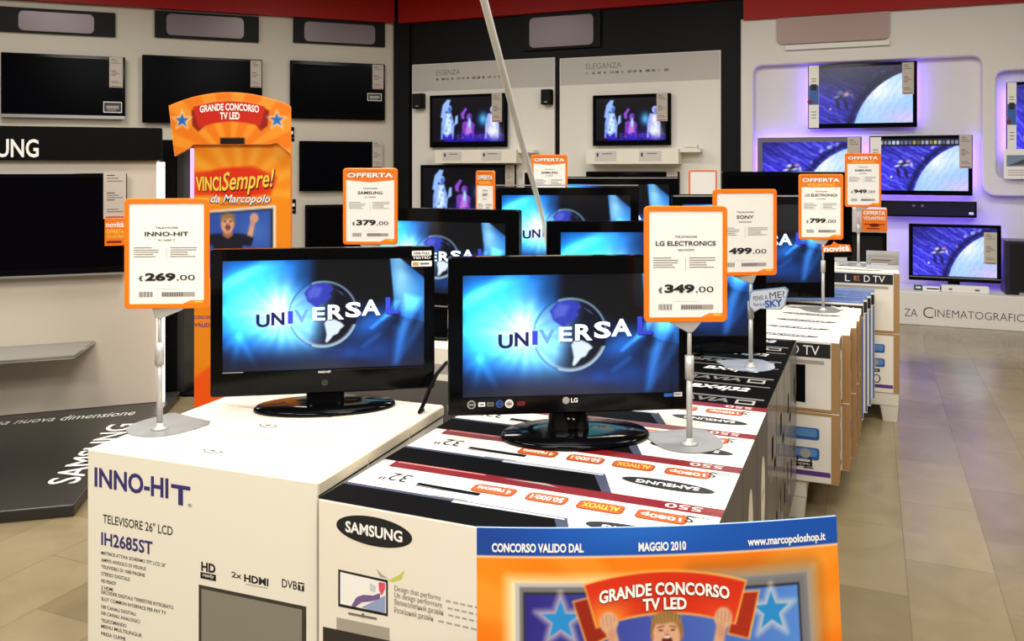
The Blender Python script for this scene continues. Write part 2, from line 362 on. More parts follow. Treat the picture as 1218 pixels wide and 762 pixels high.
UNI = [('U', .194, .405, .100), ('N', .267, .42, .100), ('I', .328, .43, .100), ('V', .383, .440, .100), ('E', .468, .452, .105), ('R', .553, .46, .115), ('S', .640, .475, .120), ('A', .729, .488, .125), ('L', .838, .500, .130)]
def make_screen(root, pic, x0, x1, z0, z1, y, res=1, letters=True):
    w, h = x1-x0, z1-z0
    s = pic.mesh('screen', lambda U, V: (x0+w*U, y+0*U, z0+h*V), SCREEN, root, stepx=res)
    if pic is GLOBE and letters:
        m = M(); fr = front(y, x0, z0)
        cols = [LNAVY, LNAVY, LBLUE, LPALE, LMID, LWHITE, LWHITE, LMID, LBLUE]
        for (ch, u, b, hh), cc in zip(UNI, cols):
            wd = {'I': .024, 'L': .068, 'V': .072, 'E': .060, 'U': .064, 'N': .062, 'A': .094, 'R': .078}.get(ch, .076)*w
            if ch in 'ERSAL': m.text(fr, ch, u*w+.008*h, (b+hh/2-.008)*h, LNAVY, w=wd*1.03, h=hh*h*1.16, bold=.022, layer=1)
            m.text(fr, ch, u*w, (b+hh/2)*h, cc, w=wd*1.03, h=hh*h*1.16, bold=.03, layer=2)
        obj('lettering', m, s)
    return s

# ---------------------------------------------------------------- televisions
def bezel(m, Wd, Hh, z0, l, r, t, b, depth, mt, back=BACKP, rad=.008, lip=.004):
    cz = z0+Hh/2
    def lp(w, h, rr, y, cx=0, c=cz): return [(x, y, z) for x, z in rrect(w, h, rr, cx, c, 4)]
    iw, ih = Wd-l-r, Hh-t-b; icx, icz = (l-r)/2, z0+b+ih/2
    loops = [lp(iw, ih, .002, .006, icx, icz), lp(iw, ih, .002, 0.0, icx, icz), lp(Wd-2*lip, Hh-2*lip, rad, 0.0), lp(Wd, Hh, rad, lip), lp(Wd, Hh, rad, .035)]
    m.loft(loops, mt, caps=(False, False))
    m.loft([lp(Wd, Hh, rad, .035), lp(Wd-.02, Hh-.02, rad, .048), lp(Wd*.8, Hh*.7, .03, depth), lp(Wd*.7, Hh*.5, .03, depth+.01)], back, caps=(True, True))
    return (-Wd/2+l, Wd/2-r, z0+b, z0+Hh-t)
def tv_set(label, Wd, Hh, loc, rot, gap, l, r, t, b, pic=None, group=None, mt=None, stand='oval', res=1, strips=(), depth=.07, base=(.23, .10), letters=True, rim=None, deck=None, bx=0.0):
    """set with its front at y=0 of its root; gap is the air between table (or z of the root) and the lower edge"""
    root = thing('television', label, 'television', loc, rot, group)
    m = M(); x0, x1, z0, z1 = bezel(m, Wd, Hh, gap, l, r, t, b, depth, mt or BLK)
    fr_o = obj('bezel', m, root)
    if pic is None:
        s = M(); s.rect(front(.005), x0, x1, z0, z1, DARKGLASS, 0); obj('screen', s, root)
    else: make_screen(root, pic, x0, x1, z0, z1, .005, res, letters)
    if rim:
        s = M(); s.box(-Wd/2+.004, Wd/2-.004, -.004, .0, gap+rim[0], gap+rim[1], SILVER); obj('silver_trim', s, root)
    if stand == 'oval':
        s = M(); s.lathe([(.0001, .0005), (base[0], .0005), (base[0], .008), (base[0]*.96, .014), (base[0]*.5, .019), (.0001, .021)], BLK, bx, depth*.45, 40, 1, base[1]/base[0]); obj('stand_base', s, root)
        s = M(); s.loft([[(x, y+depth*.45, .016) for x, y in rrect(.12, .05, .02)], [(x, y+depth*.45+.01, gap+.07) for x, y in rrect(.10, .04, .018)]], BLK); obj('stand_neck', s, root)
    elif stand == 'wall':
        s = M(); s.box(-Wd*.2, Wd*.2, depth*.7, deck or depth+.03, gap+Hh*.25, gap+Hh*.75, BACKP); obj('wall_bracket', s, root)
    for kind, xa, xb, za, zb in strips:                     # paper labels hung over the face
        s = M(); f = front(-.0015)
        pw = TAGP if kind in ('tag', 'offer') else PAPER
        s.box(xa, xb, -.0015, -.0005, za, zb, pw); w_, h_ = xb-xa, zb-za
        if kind == 'plate':
            s.rect(f, xa+.04*w_, xb-.04*w_, za+.08*h_, zb-.08*h_, mat('dark_sticker', (44, 42, 44), .4)); s.rect(f, xa+.16*w_, xb-.16*w_, za+.35*h_, za+.65*h_, PALEINK, 2); s.rect(f, xa+.2*w_, xb-.3*w_, za+.2*h_, za+.27*h_, PALEINK, 2)
        if kind == 'tag':
            for i, k in enumerate((.92, .86, .8, .55, .5, .45, .4, .2, .15)): s.rect(f, xa+.15*w_, xa+(.5+.35*((i*7) % 3)/2)*w_, za+k*h_-.01*h_, za+k*h_+.008*h_, GREYINK if i % 3 else INK)
            s.rect(f, xa+.1*w_, xb-.1*w_, za+.02*h_, za+.05*h_, BADGE)
        elif kind == 'board':
            s.rect(f, xa+.02*w_, xb-.02*w_, za+.37*h_, za+.68*h_, BLUEINK); s.rect(f, xa+.2*w_, xb-.2*w_, za+.60*h_, za+.70*h_, INK, 2); s.oval(f, xa+.15*w_, za+.42*h_, .3*w_, .035*h_, REDINK, 2)
            for k in (.78, .74, .25, .2, .15): s.rect(f, xa+.25*w_, xb-.25*w_, za+k*h_, za+(k+.012)*h_, GREYINK)
        obj('price_tag' if kind == 'tag' else 'info_strip', s, root)
    return root

# ---------------------------------------------------------------- price cards on poles
def price_print(m, fr, w, h, header, brand, model, price):
    def Y(k): return h*(.5-k)
    def bars(x0, y0, n, seed):
        rg = random.Random(seed)
        for i in range(n): m.rect(fr, x0, x0+w*(.2+.12*rg.random()), Y(y0+i*.02), Y(y0+i*.02)+h*.006, GREYINK)
    m.text(fr, 'TELEVISORE', 0, Y(.265), INK, w=w*.27, h=h*.016, bold=.01)
    m.text(fr, brand, 0, Y(.322), INK, w=w*min(.72, .062*len(brand)+.02), h=h*.040, bold=.022)
    m.text(fr, model, 0, Y(.378), INK, w=w*.2, h=h*.016, bold=.01)
    bars(-w*.39, .45, 5, 1); bars(w*.04, .45, 5, 2); m.rect(fr, -w*.005, 0, Y(.56), Y(.44), PALEINK)
    a, b = price.split(',')
    m.text(fr, '€', -w*.305, Y(.725), INK, w=w*.045, h=h*.05, bold=.02)
    m.text(fr, a, -w*.075, Y(.712), INK, w=w*.36, h=h*.075, bold=.045); m.text(fr, ','+b, w*.225, Y(.722), INK, w=w*.215, h=h*.058, bold=.0)
    m.rect(fr, -w*.15, w*.15, Y(.822), Y(.82), PALEINK)
    for i in range(12): m.rect(fr, -w*.33+i*w*.014, -w*.33+i*w*.014+w*(.009 if i % 3 else .005), Y(.895), Y(.845), GREYINK)
    m.rect(fr, -w*.06, w*.33, Y(.89), Y(.85), PALEINK)
    for i in range(9): m.rect(fr, -w*.05+i*w*.028, -w*.05+i*w*.028+w*.014, Y(.888), Y(.852), GREYINK, 2)
    m.poly(fr, [(w*.16, Y(.965)), (w*.28, Y(.925)), (w*.44, Y(.925)), (w*.44, Y(.965))], mat('orange_ink', (248, 140, 30), .5)); m.rect(fr, w*.33, w*.42, Y(.945), Y(.933), YELLOW, 2)
def price_card(label, base, z, card, header, brand, model, price, yaw=0, plate=0, collar=.62, back=False, d=None, plate_mat=None, dist_off=0):
    p = at_z(base[0], base[1], z) if d is None else Vector(((base[0]-CX)/F*d, d, z))
    dd = p.y
    root = thing('price_sign', label, 'price sign', (p.x, p.y, z+.0005), 0, 'orange framed price cards on poles')
    cx, cy, w, zb, zt = fit(card[0], card[2], card[1], card[3], dd-.012, yaw)
    h = zt-zb; ox, oz0, oz1 = cx-p.x, zb-z, zt-z; cz = (oz0+oz1)/2
    m = M(); pts = [(.098*math.cos(a), .10*math.sin(a)) for a in [math.radians(180+i*180/16) for i in range(17)]]+[(.098, .075), (.075, .10), (-.085, .10), (-.098, .085)]
    c, q = math.cos(plate), math.sin(plate); m.slab([(x*c-y*q, .03+x*q+y*c) for x, y in pts], 0, .0025, plate_mat or GREYM); obj('base_plate', m, root)
    m = M(); m.lathe([(.024, .0025), (.022, .007), (.011, .013), (.0105, .02)], POLE, 0, 0, 16); m.tube([(0, 0, .012), (0, 0, oz0*collar+.0)], .0085, POLE); m.tube([(0, 0, oz0*collar), (0, 0, oz0-.002)], .0062, POLE); obj('pole', m, root)
    m = M(); m.tube([(0, 0, oz0*collar-.03), (0, 0, oz0*collar+.035)], .0125, POLE, 12); obj('collar', m, root)
    m = M(); m.loft([[(x+ox*0, y-.002, oz0-.028) for x, y in rrect(.02, .016, .006)], [(x+ox, y-.006, oz0-.004) for x, y in rrect(.085, .012, .004)], [(x+ox, y-.006, oz0+.004) for x, y in rrect(.09, .012, .004)]], POLE); obj('card_clip', m, root)
    cr = Matrix.Rotation(yaw, 4, 'Z'); fw = .0135*w/.232
    def lp(ww, hh, rr, y): return [tuple(cr @ Vector((x, y, zz))+Vector((ox, -.014, 0))) for x, zz in rrect(ww, hh, rr, 0, cz, 5)]
    m = M(); m.loft([lp(w-2*fw, h-2*fw, .004, .004), lp(w-2*fw, h-2*fw, .004, -.002), lp(w-.004, h-.004, .012, -.002), lp(w, h, .013, .001), lp(w, h, .013, .006), lp(w-2*fw, h-2*fw, .004, .006), lp(w-2*fw, h-2*fw, .004, .004)], ORANGE if not back else mat('coral_plastic', (236, 128, 96), .4), caps=(False, False)); obj('card_frame', m, root)
    o = cr @ Vector((0, 0, 0))+Vector((ox, -.014, cz)); ex = cr @ Vector((1, 0, 0)); fr = frame(tuple(o), tuple(ex), (0, 0, 1))
    m = M(); m.loft([lp(w-2*fw+.002, h-2*fw+.002, .004, .003), lp(w-2*fw+.002, h-2*fw+.002, .004, .0008)], PAPER); sh = obj('card_sheet', m, root)
    if not back:
        m = M(); frp = frame(tuple(o-cr @ Vector((0, -.0006, 0))), tuple(ex), (0, 0, 1))
        if header:
            H1 = .155 if header == 'OFFERTA' else .20
            w2, t2 = w/2-fw, h/2-fw
            m.poly(frp, [(-w2, t2), (-w2, h*(.5-H1)), (0, h*(.5-H1-(.03 if header == 'OFFERTA' else 0))), (w2, h*(.5-H1)), (w2, t2)], mat('deep_orange_ink', (240, 122, 18), .5))
            m.text(frp, 'OFFERTA', .002, h*(.5-.094), INK, w=w*.84, h=h*.062, bold=.05, layer=2); m.text(frp, 'OFFERTA', 0, h*(.5-.092), WHITEINK, w=w*.84, h=h*.06, bold=.035, layer=3)
            if header == 'VOLANTINO': m.text(frp, 'VOLANTINO', 0, h*(.5-.165), YELLOW, w=w*.62, h=h*.045, bold=.02, layer=3)
        price_print(m, frp, w, h, header, brand, model, price); obj('print', m, sh)
    return root

# ================================================================ the room
WC = Wall((0, 10.6/math.cos(TH)), -TH)                # back wall, runs with the display rows
corner = WC.hit(469, HY)
WL = Wall((corner.x, corner.y), math.radians(21.5))   # left wall, angled
WR = WC.shifted(.30)                                  # face of the white right-hand wall
def wbox(m, wall, u0, u1, z0, z1, o0, o1, mt):
    ps = [wall.pt(u0, 0, o1), wall.pt(u1, 0, o1), wall.pt(u1, 0, o0), wall.pt(u0, 0, o0)]
    return m.loft([[(p.x, p.y, z0) for p in ps], [(p.x, p.y, z1) for p in ps]], mt)
WALLW = mat('warm_white_wall', (214, 207, 191), .6, noise=.02, nscale=2, spec=.2)
WALLR = mat('white_display_wall', (226, 223, 216), .5)
BLACKW = mat('charcoal_wall', (15, 14, 15), .55, spec=.2)
RED = mat('red_fascia', (164, 14, 4), .45, spec=.2)

def floor_mat():
    m = bpy.data.materials.new('polished_marble_tiles'); m.use_nodes = True; nt = m.node_tree; b = nt.nodes['Principled BSDF']; L = nt.links
    tc = nt.nodes.new('ShaderNodeTexCoord'); mp = nt.nodes.new('ShaderNodeMapping'); mp.inputs['Rotation'].default_value = (0, 0, -(math.pi/2-TH))
    L.new(tc.outputs['Object'], mp.inputs['Vector'])
    br = nt.nodes.new('ShaderNodeTexBrick'); br.inputs['Scale'].default_value = 1.0; br.inputs['Brick Width'].default_value = .66; br.inputs['Row Height'].default_value = .325
    br.inputs['Mortar Size'].default_value = .0016; br.offset = .5
    br.inputs['Color1'].default_value = lin((126, 112, 84))+(1,); br.inputs['Color2'].default_value = lin((148, 133, 102))+(1,); br.inputs['Mortar'].default_value = lin((108, 95, 70))+(1,)
    mp.inputs['Location'].default_value = (0.1, .13, 0)
    L.new(mp.outputs['Vector'], br.inputs['Vector'])
    n = nt.nodes.new('ShaderNodeTexNoise'); n.inputs['Scale'].default_value = 3.2; n.inputs['Detail'].default_value = 7; n.inputs['Distortion'].default_value = 1.2; L.new(tc.outputs['Object'], n.inputs['Vector'])
    mr = nt.nodes.new('ShaderNodeMapRange'); mr.inputs['To Min'].default_value = .72; mr.inputs['To Max'].default_value = 1.22; L.new(n.outputs['Fac'], mr.inputs['Value'])
    h = nt.nodes.new('ShaderNodeHueSaturation'); L.new(br.outputs['Color'], h.inputs['Color']); L.new(mr.outputs['Result'], h.inputs['Value']); L.new(h.outputs['Color'], b.inputs['Base Color'])
    b.inputs['Roughness'].default_value = .2; b.inputs['Specular IOR Level'].default_value = .45
    return m
m = M(); m.box(-9, 9, -4, 14.5, -.1, 0, floor_mat()); struct('floor', m)
m = M(); m.box(-9, 9, -4, 14.5, 4.2, 4.3, mat('ceiling_panels', (120, 116, 110), .8)); struct('ceiling', m)
ztop = WC.uv(680, 14)[1]
uL, uR = WC.uv(469, 0)[0], WC.uv(884, 0)[0]
m = M(); wbox(m, WC, uL-.3, uR+5.5, 0, 4.2, -.15, 0, BLACKW); struct('wall_back', m)
u0 = WL.uv(-260, 0)[0]
m = M(); wbox(m, WL, u0, .02, 0, 4.2, -.15, 0, WALLW); struct('wall_left', m)
m = M(); wbox(m, WL, u0, -.02, WL.uv(235, 14)[1], 4.19, .005, .10, RED); struct('trim_1', m)
m = M(); wbox(m, WC, uL+.12, uR-.02, WC.uv(680, 14)[1], 4.19, .005, .10, RED); struct('trim_2', m)
# black end panel of the back bay
m = M(); wbox(m, WC, uL+.02, WC.uv(489, 0)[0], 0, WC.uv(478, 28)[1], .005, .06, BLACKW); struct('trim_3', m, bevel=.004)

# back wall: two pale display panels with titles
def back_panel(n, x0, x1, yt, title, ty, tx0, tx1):
    a, b = WC.uv(x0, HY)[0], WC.uv(x1, HY)[0]; zt = WC.uv((x0+x1)/2, yt)[1]
    m = M(); wbox(m, WC, a, b, .05, zt, .004, .045, mat('pale_panel', (240, 236, 226), .45))
    p = struct('trim_%d' % n, m, bevel=.004)
    fw = WC.shifted(.045); fr = fw.fr()
    m = M(); zb = fw.uv((x0+x1)/2, yt+33)[1]
    m.rect(fr, a+.01, b-.01, zb, zt-.01, mat('grey_title_band', (198, 195, 188), .45))
    zc = fw.uv((tx0+tx1)/2, ty)[1]; t0, t1 = fw.uv(tx0, HY)[0], fw.uv(tx1, HY)[0]
    m.text(fr, title, (t0+t1)/2, zc, GREYINK, w=t1-t0, h=.07, bold=-.008)
    for i in range(14): m.rect(fr, t0+i*.078, t0+i*.078+.03+.028*((i*5) % 3)/2, zc-.105, zc-.075, PALEINK if i % 3 else GREYINK)
    o = obj('lettering', m, p)
    return fw
back_panel(4, 492, 661, 73, 'ESSENZA', 86, 519, 547)
back_panel(5, 667, 858, 65, 'ELEGANZA', 78, 697, 739)

# right wall: white front sheet with a rounded recess and a second, raised niche
WN = WC.shifted(.18)                                  # back of the recess
def wall_curve(name, outer, holes, wall, thick, mt, bevel=.02):
    c = bpy.data.curves.new(name, 'CURVE'); c.dimensions = '2D'; c.fill_mode = 'BOTH'; c.extrude = thick/2-bevel; c.bevel_depth = bevel; c.bevel_resolution = 2; c.resolution_u = 1
    for loop in [outer]+holes:
        s = c.splines.new('POLY'); s.points.add(len(loop)-1); s.use_cyclic_u = True
        for p, (x, y) in zip(s.points, loop): p.co = (x, y, 0, 1)
    o = bpy.data.objects.new('sheet', c); me = bpy.data.meshes.new_from_object(o); bpy.data.objects.remove(o)
    M4 = Matrix(((wall.ex.x, 0, wall.n.x, wall.p.x-wall.n.x*thick/2), (wall.ex.y, 0, wall.n.y, wall.p.y-wall.n.y*thick/2), (0, 1, 0, 0), (0, 0, 0, 1)))
    me.transform(M4); me.materials.clear(); me.materials.append(mt)
    for p in me.polygons: p.use_smooth = False
    r = bpy.data.objects.new(name, me); COL.objects.link(r); return r
def rounded(pts, r, k=6):
    out = []; n = len(pts)
    for i in range(n):
        p, a, b = Vector(pts[i]), Vector(pts[i-1]), Vector(pts[(i+1) % n]); d1 = (a-p).normalized(); d2 = (b-p).normalized()
        rr = r[i] if isinstance(r, (list, tuple)) else r
        if rr <= 0: out.append(tuple(p)); continue
        s, e = p+d1*rr, p+d2*rr
        for j in range(k+1):
            t = j/k; q = s*(1-t)**2+p*2*t*(1-t)+e*t*t; out.append(tuple(q))
    return out
def ru(px): return WR.uv(px, HY)[0]
def rz(px, py): return WR.uv(px, py)[1]
zT = rz(1050, 14); uE = ru(1400)
zi = rz(1030, 70); zb2 = rz(1195, 231)
outer = rounded([(ru(883), .05), (ru(883), zT), (uE, zT), (uE, zb2), (ru(1171), zb2), (ru(1171), zi), (ru(894), zi), (ru(894), .05)], [0, 0, 0, 0, .13, .13, .13, 0])
hole = rounded([(ru(1183), rz(1195, 215)), (ru(1183), rz(1190, 82)), (uE-.3, rz(1190, 82)), (uE-.3, rz(1195, 215))], .12)
sheet = wall_curve('wall_right', outer, [hole], WR, .118, WALLR); sheet['kind'] = 'structure'
m = M(); wbox(m, WC, ru(883)+.005, uE, 0, zT-.01, .004, .178, WALLR); struct('trim_6', m)
m = M(); wbox(m, WC, uR+.05, uE, zT+.003, 4.19, .004, .36, RED); struct('trim_7', m)

# ================================================================ left wall: sets, sign plates, small cards
def wall_tv(label, wall, px, bz, pic=None, strips=(), group=None, res=1, out=.09, mt=None, rim=None, gapz=0, depth=.055):
    w = wall.shifted(out); x0, y0, x1, y1 = px; xm = (x0+x1)/2
    ua, ub = w.uv(x0, HY)[0], w.uv(x1, HY)[0]; zt, zb = w.uv(xm, y0)[1], w.uv(xm, y1)[1]; uc = (ua+ub)/2; k = (ub-ua)/(x1-x0)
    st = []
    for kind, a, b, c, d in strips:
        st.append((kind, w.uv(a, HY)[0]-uc, w.uv(c, HY)[0]-uc, w.uv((a+c)/2, d)[1]-zb, w.uv((a+c)/2, b)[1]-zb))
    p = w.pt(uc, zb)
    return tv_set(label, ub-ua, zt-zb, tuple(p), wall.a, 0, bz[0]*k, bz[2]*k, bz[1]*k, bz[3]*k, pic, group, mt, 'wall', res, st, depth, rim=rim, deck=out-.002)
GLW = 'switched off televisions on the left wall'
wall_tv('large dark television at top left with silver lower edge and square sticker', WL, (1, 65, 149, 140), (4, 4, 4, 6), None, [('tag', 130, 68, 146, 104), ('plate', 123, 121, 145, 134)], GLW, rim=(-.004, .035))
wall_tv('large dark television partly behind the orange arched totem header', WL, (169, 68, 312, 147), (3, 3, 3, 4), None, [('tag', 298, 72, 311, 104)], GLW)
wall_tv('dark television with a small white slip hanging under its tag', WL, (345, 74, 458, 142), (4, 4, 4, 8), None, [('tag', 443, 77, 456, 106), ('plate', 437, 111, 454, 120)], GLW)
wall_tv('smaller dark television above the card reading 379,00', WL, (356, 168, 455, 227), (4, 4, 4, 5), None, [('tag', 443, 168, 455, 199)], GLW)
wall_tv('dark television low on the left wall, mostly behind the 379,00 card', WL, (363, 243, 458, 298), (4, 4, 4, 5), None, [], GLW)
def sign_plate(label, wall, px, inner, out=.05):
    w = wall.shifted(out); x0, y0, x1, y1 = px; xm = (x0+x1)/2
    ua, ub = w.uv(x0, HY)[0], w.uv(x1, HY)[0]; zt, zb = w.uv(xm, y0)[1], w.uv(xm, y1)[1]; uc = (ua+ub)/2
    r = thing('sign_board', label, 'sign', tuple(w.pt(uc, zb)), wall.a, 'sign boards above the televisions')
    m = M(); m.box(-(ub-ua)/2, (ub-ua)/2, 0, out-.003, 0, zt-zb, BLACKW); obj('backing', m, r, bevel=.004)
    a, b, c, d = inner; xa, xb = w.uv(a, HY)[0]-uc, w.uv(c, HY)[0]-uc; za, zc = w.uv(xm, d)[1]-zb, w.uv(xm, b)[1]-zb
    m = M(); m.prism(rrect(xb-xa, zc-za, min(.06, (zc-za)*.45), (xa+xb)/2, (za+zc)/2), -.012, -.0005, mat('plain_grey_plate', (112, 100, 102), .35, .3)); obj('name_plate', m, r)
    return r
sign_plate('black sign board with blank grey plate at the far top left', WL, (-8, 11, 137, 40), (22, 15, 112, 38))
sign_plate('black sign board with blank plate above the television behind the totem', WL, (184, 16, 308, 47), (198, 19, 290, 44))
sign_plate('black sign board with blank plate next to the charcoal bay', WL, (349, 24, 458, 53), (362, 28, 446, 51))
sign_plate('blank grey name plate centred on the charcoal back wall', WC, (622, 14, 714, 58), (630, 19, 706, 55))
r = thing('sign_board', 'blank pale plate above the recess of the white wall', 'sign', tuple(WR.pt((ru(924)+ru(1058))/2, rz(990, 50))), -TH, 'sign boards above the televisions')
wd = ru(1058)-ru(924); hh = rz(990, 15)-rz(990, 50)
m = M(); m.prism(rrect(wd, hh, .06, 0, hh/2), -.03, -.001, mat('plain_mauve_plate', (176, 146, 142), .4)); obj('name_plate', m, r)
m = M(); m.box(-wd*.42, wd*.5, -.045, -.001, -.07, -.015, WHITEP); obj('white_ledge', m, r, bevel=.004)
def small_card(label, wall, px, txt, out=.012):
    w = wall.shifted(out); x0, y0, x1, y1 = px; ua, ub = w.uv(x0, HY)[0], w.uv(x1, HY)[0]; zt, zb = w.uv((x0+x1)/2, y0)[1], w.uv((x0+x1)/2, y1)[1]
    r = thing('size_label', label, 'label', tuple(w.pt((ua+ub)/2, zb)), wall.a, 'black size labels on the left wall')
    m = M(); m.box(-(ub-ua)/2, (ub-ua)/2, 0, out-.002, 0, zt-zb, SATIN); b = obj('plate', m, r)
    m = M(); f = front(0); h = zt-zb; m.text(f, txt, -(ub-ua)*.12, h*.55, WHITEINK, h=h*.4, bold=.01); m.rect(f, (ub-ua)*.15, (ub-ua)*.42, h*.5, h*.72, WHITEINK); m.rect(f, -(ub-ua)*.3, (ub-ua)*.4, h*.22, h*.27, PALEINK); obj('print', m, b)
small_card('black size label beside the totem header', WL, (334, 151, 350, 168), '4')
small_card('black size label reading 32 beside the totem picture', WL, (334, 237, 352, 254), '32')

# ================================================================ back wall bay: sets, shelves, small speakers
GBW = 'televisions showing stage figures on the back wall'
wall_tv('wall television with stage figures under the title ESSENZA', WC, (511, 112, 603, 175), (3, 3, 3, 6), STAGE, [('tag', 585, 111, 597, 145)], GBW, out=.12)
wall_tv('wall television with stage figures under the title ELEGANZA', WC, (705, 112, 798, 173), (4, 4, 6, 6), STAGE, [('tag', 781, 111, 794, 144)], GBW, out=.12)
wall_tv('wall television with stage figures below the ESSENZA shelf', WC, (500, 196, 613, 262), (3, 3, 13, 4), STAGE, [('tag', 601, 196, 612, 222)], GBW, out=.12)
wall_tv('dark wall television below the ELEGANZA shelf, only its top edge showing', WC, (697, 204, 808, 268), (4, 4, 4, 5), None, [('tag', 793, 204, 806, 211)], GBW, out=.12)
def wall_shelf(label, px, wing, x0, items):
    w = WC.shifted(.045); d = .25; f = w.shifted(d)
    ua, ub = f.uv(px[0], HY)[0], f.uv(px[2], HY)[0]; zt, zb = f.uv((px[0]+px[2])/2, px[1])[1], f.uv((px[0]+px[2])/2, px[3])[1]; uc = (ua+ub)/2
    r = thing('wall_shelf', label, 'shelf', tuple(w.pt(uc, zb)), -TH, 'white box shelves on the back wall')
    hw = (ub-ua)/2
    m = M(); m.box(-hw, hw, -d, -.002, 0, zt-zb, mat('ivory_shelf', (244, 239, 224), .4)); bx = obj('box', m, r, bevel=.004)
    m = M(); fr = front(-d)
    for k in (-.62, .35):
        m.rect(fr, hw*(k-.18), hw*(k+.30), (zt-zb)*.18, (zt-zb)*.86, mat('pale_label', (214, 210, 204), .5)); m.rect(fr, hw*(k-.14), hw*(k-.10), (zt-zb)*.5, (zt-zb)*.74, INK, 2); m.rect(fr, hw*(k-.02), hw*(k+.2), (zt-zb)*.66, (zt-zb)*.72, GREYINK, 2)
    obj('labels', m, bx)
    m = M(); uw = f.uv(wing, HY)[0]-uc; m.box(hw+.001, uw, -d*.8, -.002, zt-zb-.045, zt-zb-.005, mat('ivory_shelf', (244, 239, 224), .4)); obj('side_board', m, r, bevel=.003)
    return r, uc, zt, f
r1 = wall_shelf('white box shelf below the ESSENZA television', (517, 178, 614, 194), 633, 0, 0)
r2 = wall_shelf('white box shelf below the ELEGANZA television', (697, 177, 807, 195), 832, 0, 0)
def little_box(label, name, cat, px, wall, out, d, mt, group=None, z=None):
    w = wall.shifted(out); x0, y0, x1, y1 = px; ua, ub = w.uv(x0, HY)[0], w.uv(x1, HY)[0]; zt, zb = w.uv((x0+x1)/2, y0)[1], w.uv((x0+x1)/2, y1)[1]
    if z is not None: zt += z-zb; zb = z
    r = thing(name, label, cat, tuple(w.pt((ua+ub)/2, zb)), wall.a, group); hw = (ub-ua)/2
    m = M(); m.box(-hw, hw, .004, d, 0, zt-zb, mt); obj('cabinet' if cat == 'speaker' else 'casing', m, r, bevel=.006)
    return r, hw, zt-zb
def speaker(label, px, wall, out, d):
    r, hw, h = little_box(label, 'satellite_speaker', 'speaker', px, wall, out, d, SATIN, 'small black speakers on the back wall')
    m = M(); m.box(-hw*.86, hw*.86, -.004, .006, h*.06, h*.94, mat('speaker_cloth', (12, 12, 13), .9)); g = obj('grille', m, r, bevel=.004)
    m = M(); m.rect(front(-.004), -hw*.3, hw*.3, h*.12, h*.19, SILVER); obj('badge', m, g)
    m = M(); m.tube([(0, d-.002, h*.5), (0, out-.047, h*.5)], .018, BACKP); obj('bracket', m, r)
speaker('small black speaker at the left edge of the ESSENZA panel', (490, 111, 502, 129), WC, .17, .10)
speaker('small black speaker at the right of the ESSENZA panel', (643, 106, 655, 124), WC, .17, .10)
w_ = WC.shifted(.22)
r, hw, h = little_box('small white box lying on the shelf wing under ELEGANZA', 'set_top_box', 'device', (813, 172, 829, 177), WC, .22, .12, mat('ivory_shelf', (244, 239, 224), .4), z=r2[2]-.0045)
m = M(); m.rect(front(.004), -hw*.8, hw*.8, h*.3, h*.45, GREYINK); obj('front_strip', m, r)
r, hw, h = little_box('small white framed black panel between the shelf and the offer card', 'wall_monitor', 'monitor', (621, 203, 641, 226), WC, .12, .073, WHITEP)
m = M(); m.rect(front(.004), -hw*.72, hw*.72, h*.1, h*.9, SATIN); obj('screen', m, r)

# ================================================================ right wall
GRW = 'televisions showing the racing film on the right wall'
AMB = glow('violet_backlight', (112, 80, 255), 27.0)
def ambi(root, Wd, Hh, sides, z0=0.0):
    """violet light strip round the back of a set"""
    m = M()
    for s in sides:
        if s == 'l': m.box(-Wd/2+.012, -Wd/2+.03, .06, .072, z0+.05, Hh-.05, AMB)
        if s == 'r': m.box(Wd/2-.03, Wd/2-.012, .06, .072, z0+.05, Hh-.05, AMB)
        if s == 't': m.box(-Wd/2+.05, Wd/2-.05, .06, .072, Hh-.045, Hh-.03, AMB)
        if s == 'b': m.box(-Wd/2+.05, Wd/2-.05, .06, .072, .03, .045, AMB)
    obj('light_strip', m, root)
def dims(wall, px, out=.12):
    w = wall.shifted(out); return w.uv(px[2], HY)[0]-w.uv(px[0], HY)[0], w.uv((px[0]+px[2])/2, px[1])[1]-w.uv((px[0]+px[2])/2, px[3])[1]
for lab, px, bz, pic, st, sides, mt in [
    ('topmost television in the white recess, with a white info strip down its left edge', (961, 75, 1091, 152), (4, 4, 5, 6), RACEDUSK, [('board', 962, 78, 974, 152), ('tag', 1073, 74, 1087, 112)], 'lr', BLK),
    ('grey framed television in the recess beside the 949,00 card', (901, 163, 1025, 238), (6, 6, 6, 6), RACE, [('tag', 1008, 163, 1023, 205)], 'lrt', mat('grey_plastic', (108, 106, 108), .35)),
    ('television right of the 949,00 card with a bar of icons across its picture', (1034, 161, 1157, 232), (5, 4, 5, 6), RACEBAR, [('board', 1035, 163, 1048, 234), ('tag', 1141, 160, 1156, 200)], 'lrb', BLK)]:
    t_ = wall_tv(lab, WN, px, bz, pic, st, GRW, out=.12, mt=mt); Wd, Hh = dims(WN, px); ambi(t_, Wd, Hh, sides)
px = (1197, 96, 1300, 190)
t_ = wall_tv('television in the raised niche at the right edge', WN, px, (4, 4, 4, 6), RACE, [('board', 1198, 98, 1209, 178)], GRW, out=.12); Wd, Hh = dims(WN, px); ambi(t_, Wd, Hh, 'lr')
r, hw, h = little_box('white picture board under the television in the raised niche', 'display_board', 'board', (1194, 177, 1290, 213), WN, .20, .02, PAPER)
m = M(); fr = front(.004); m.rect(fr, -hw*.93, -hw*.3, h*.42, h*.8, mat('blue_grey_print', (120, 140, 165), .5)); m.poly(fr, [(-hw*.9, h*.45), (-hw*.35, h*.5), (-hw*.4, h*.7)], mat('dark_car_print', (70, 66, 70), .5), 2)
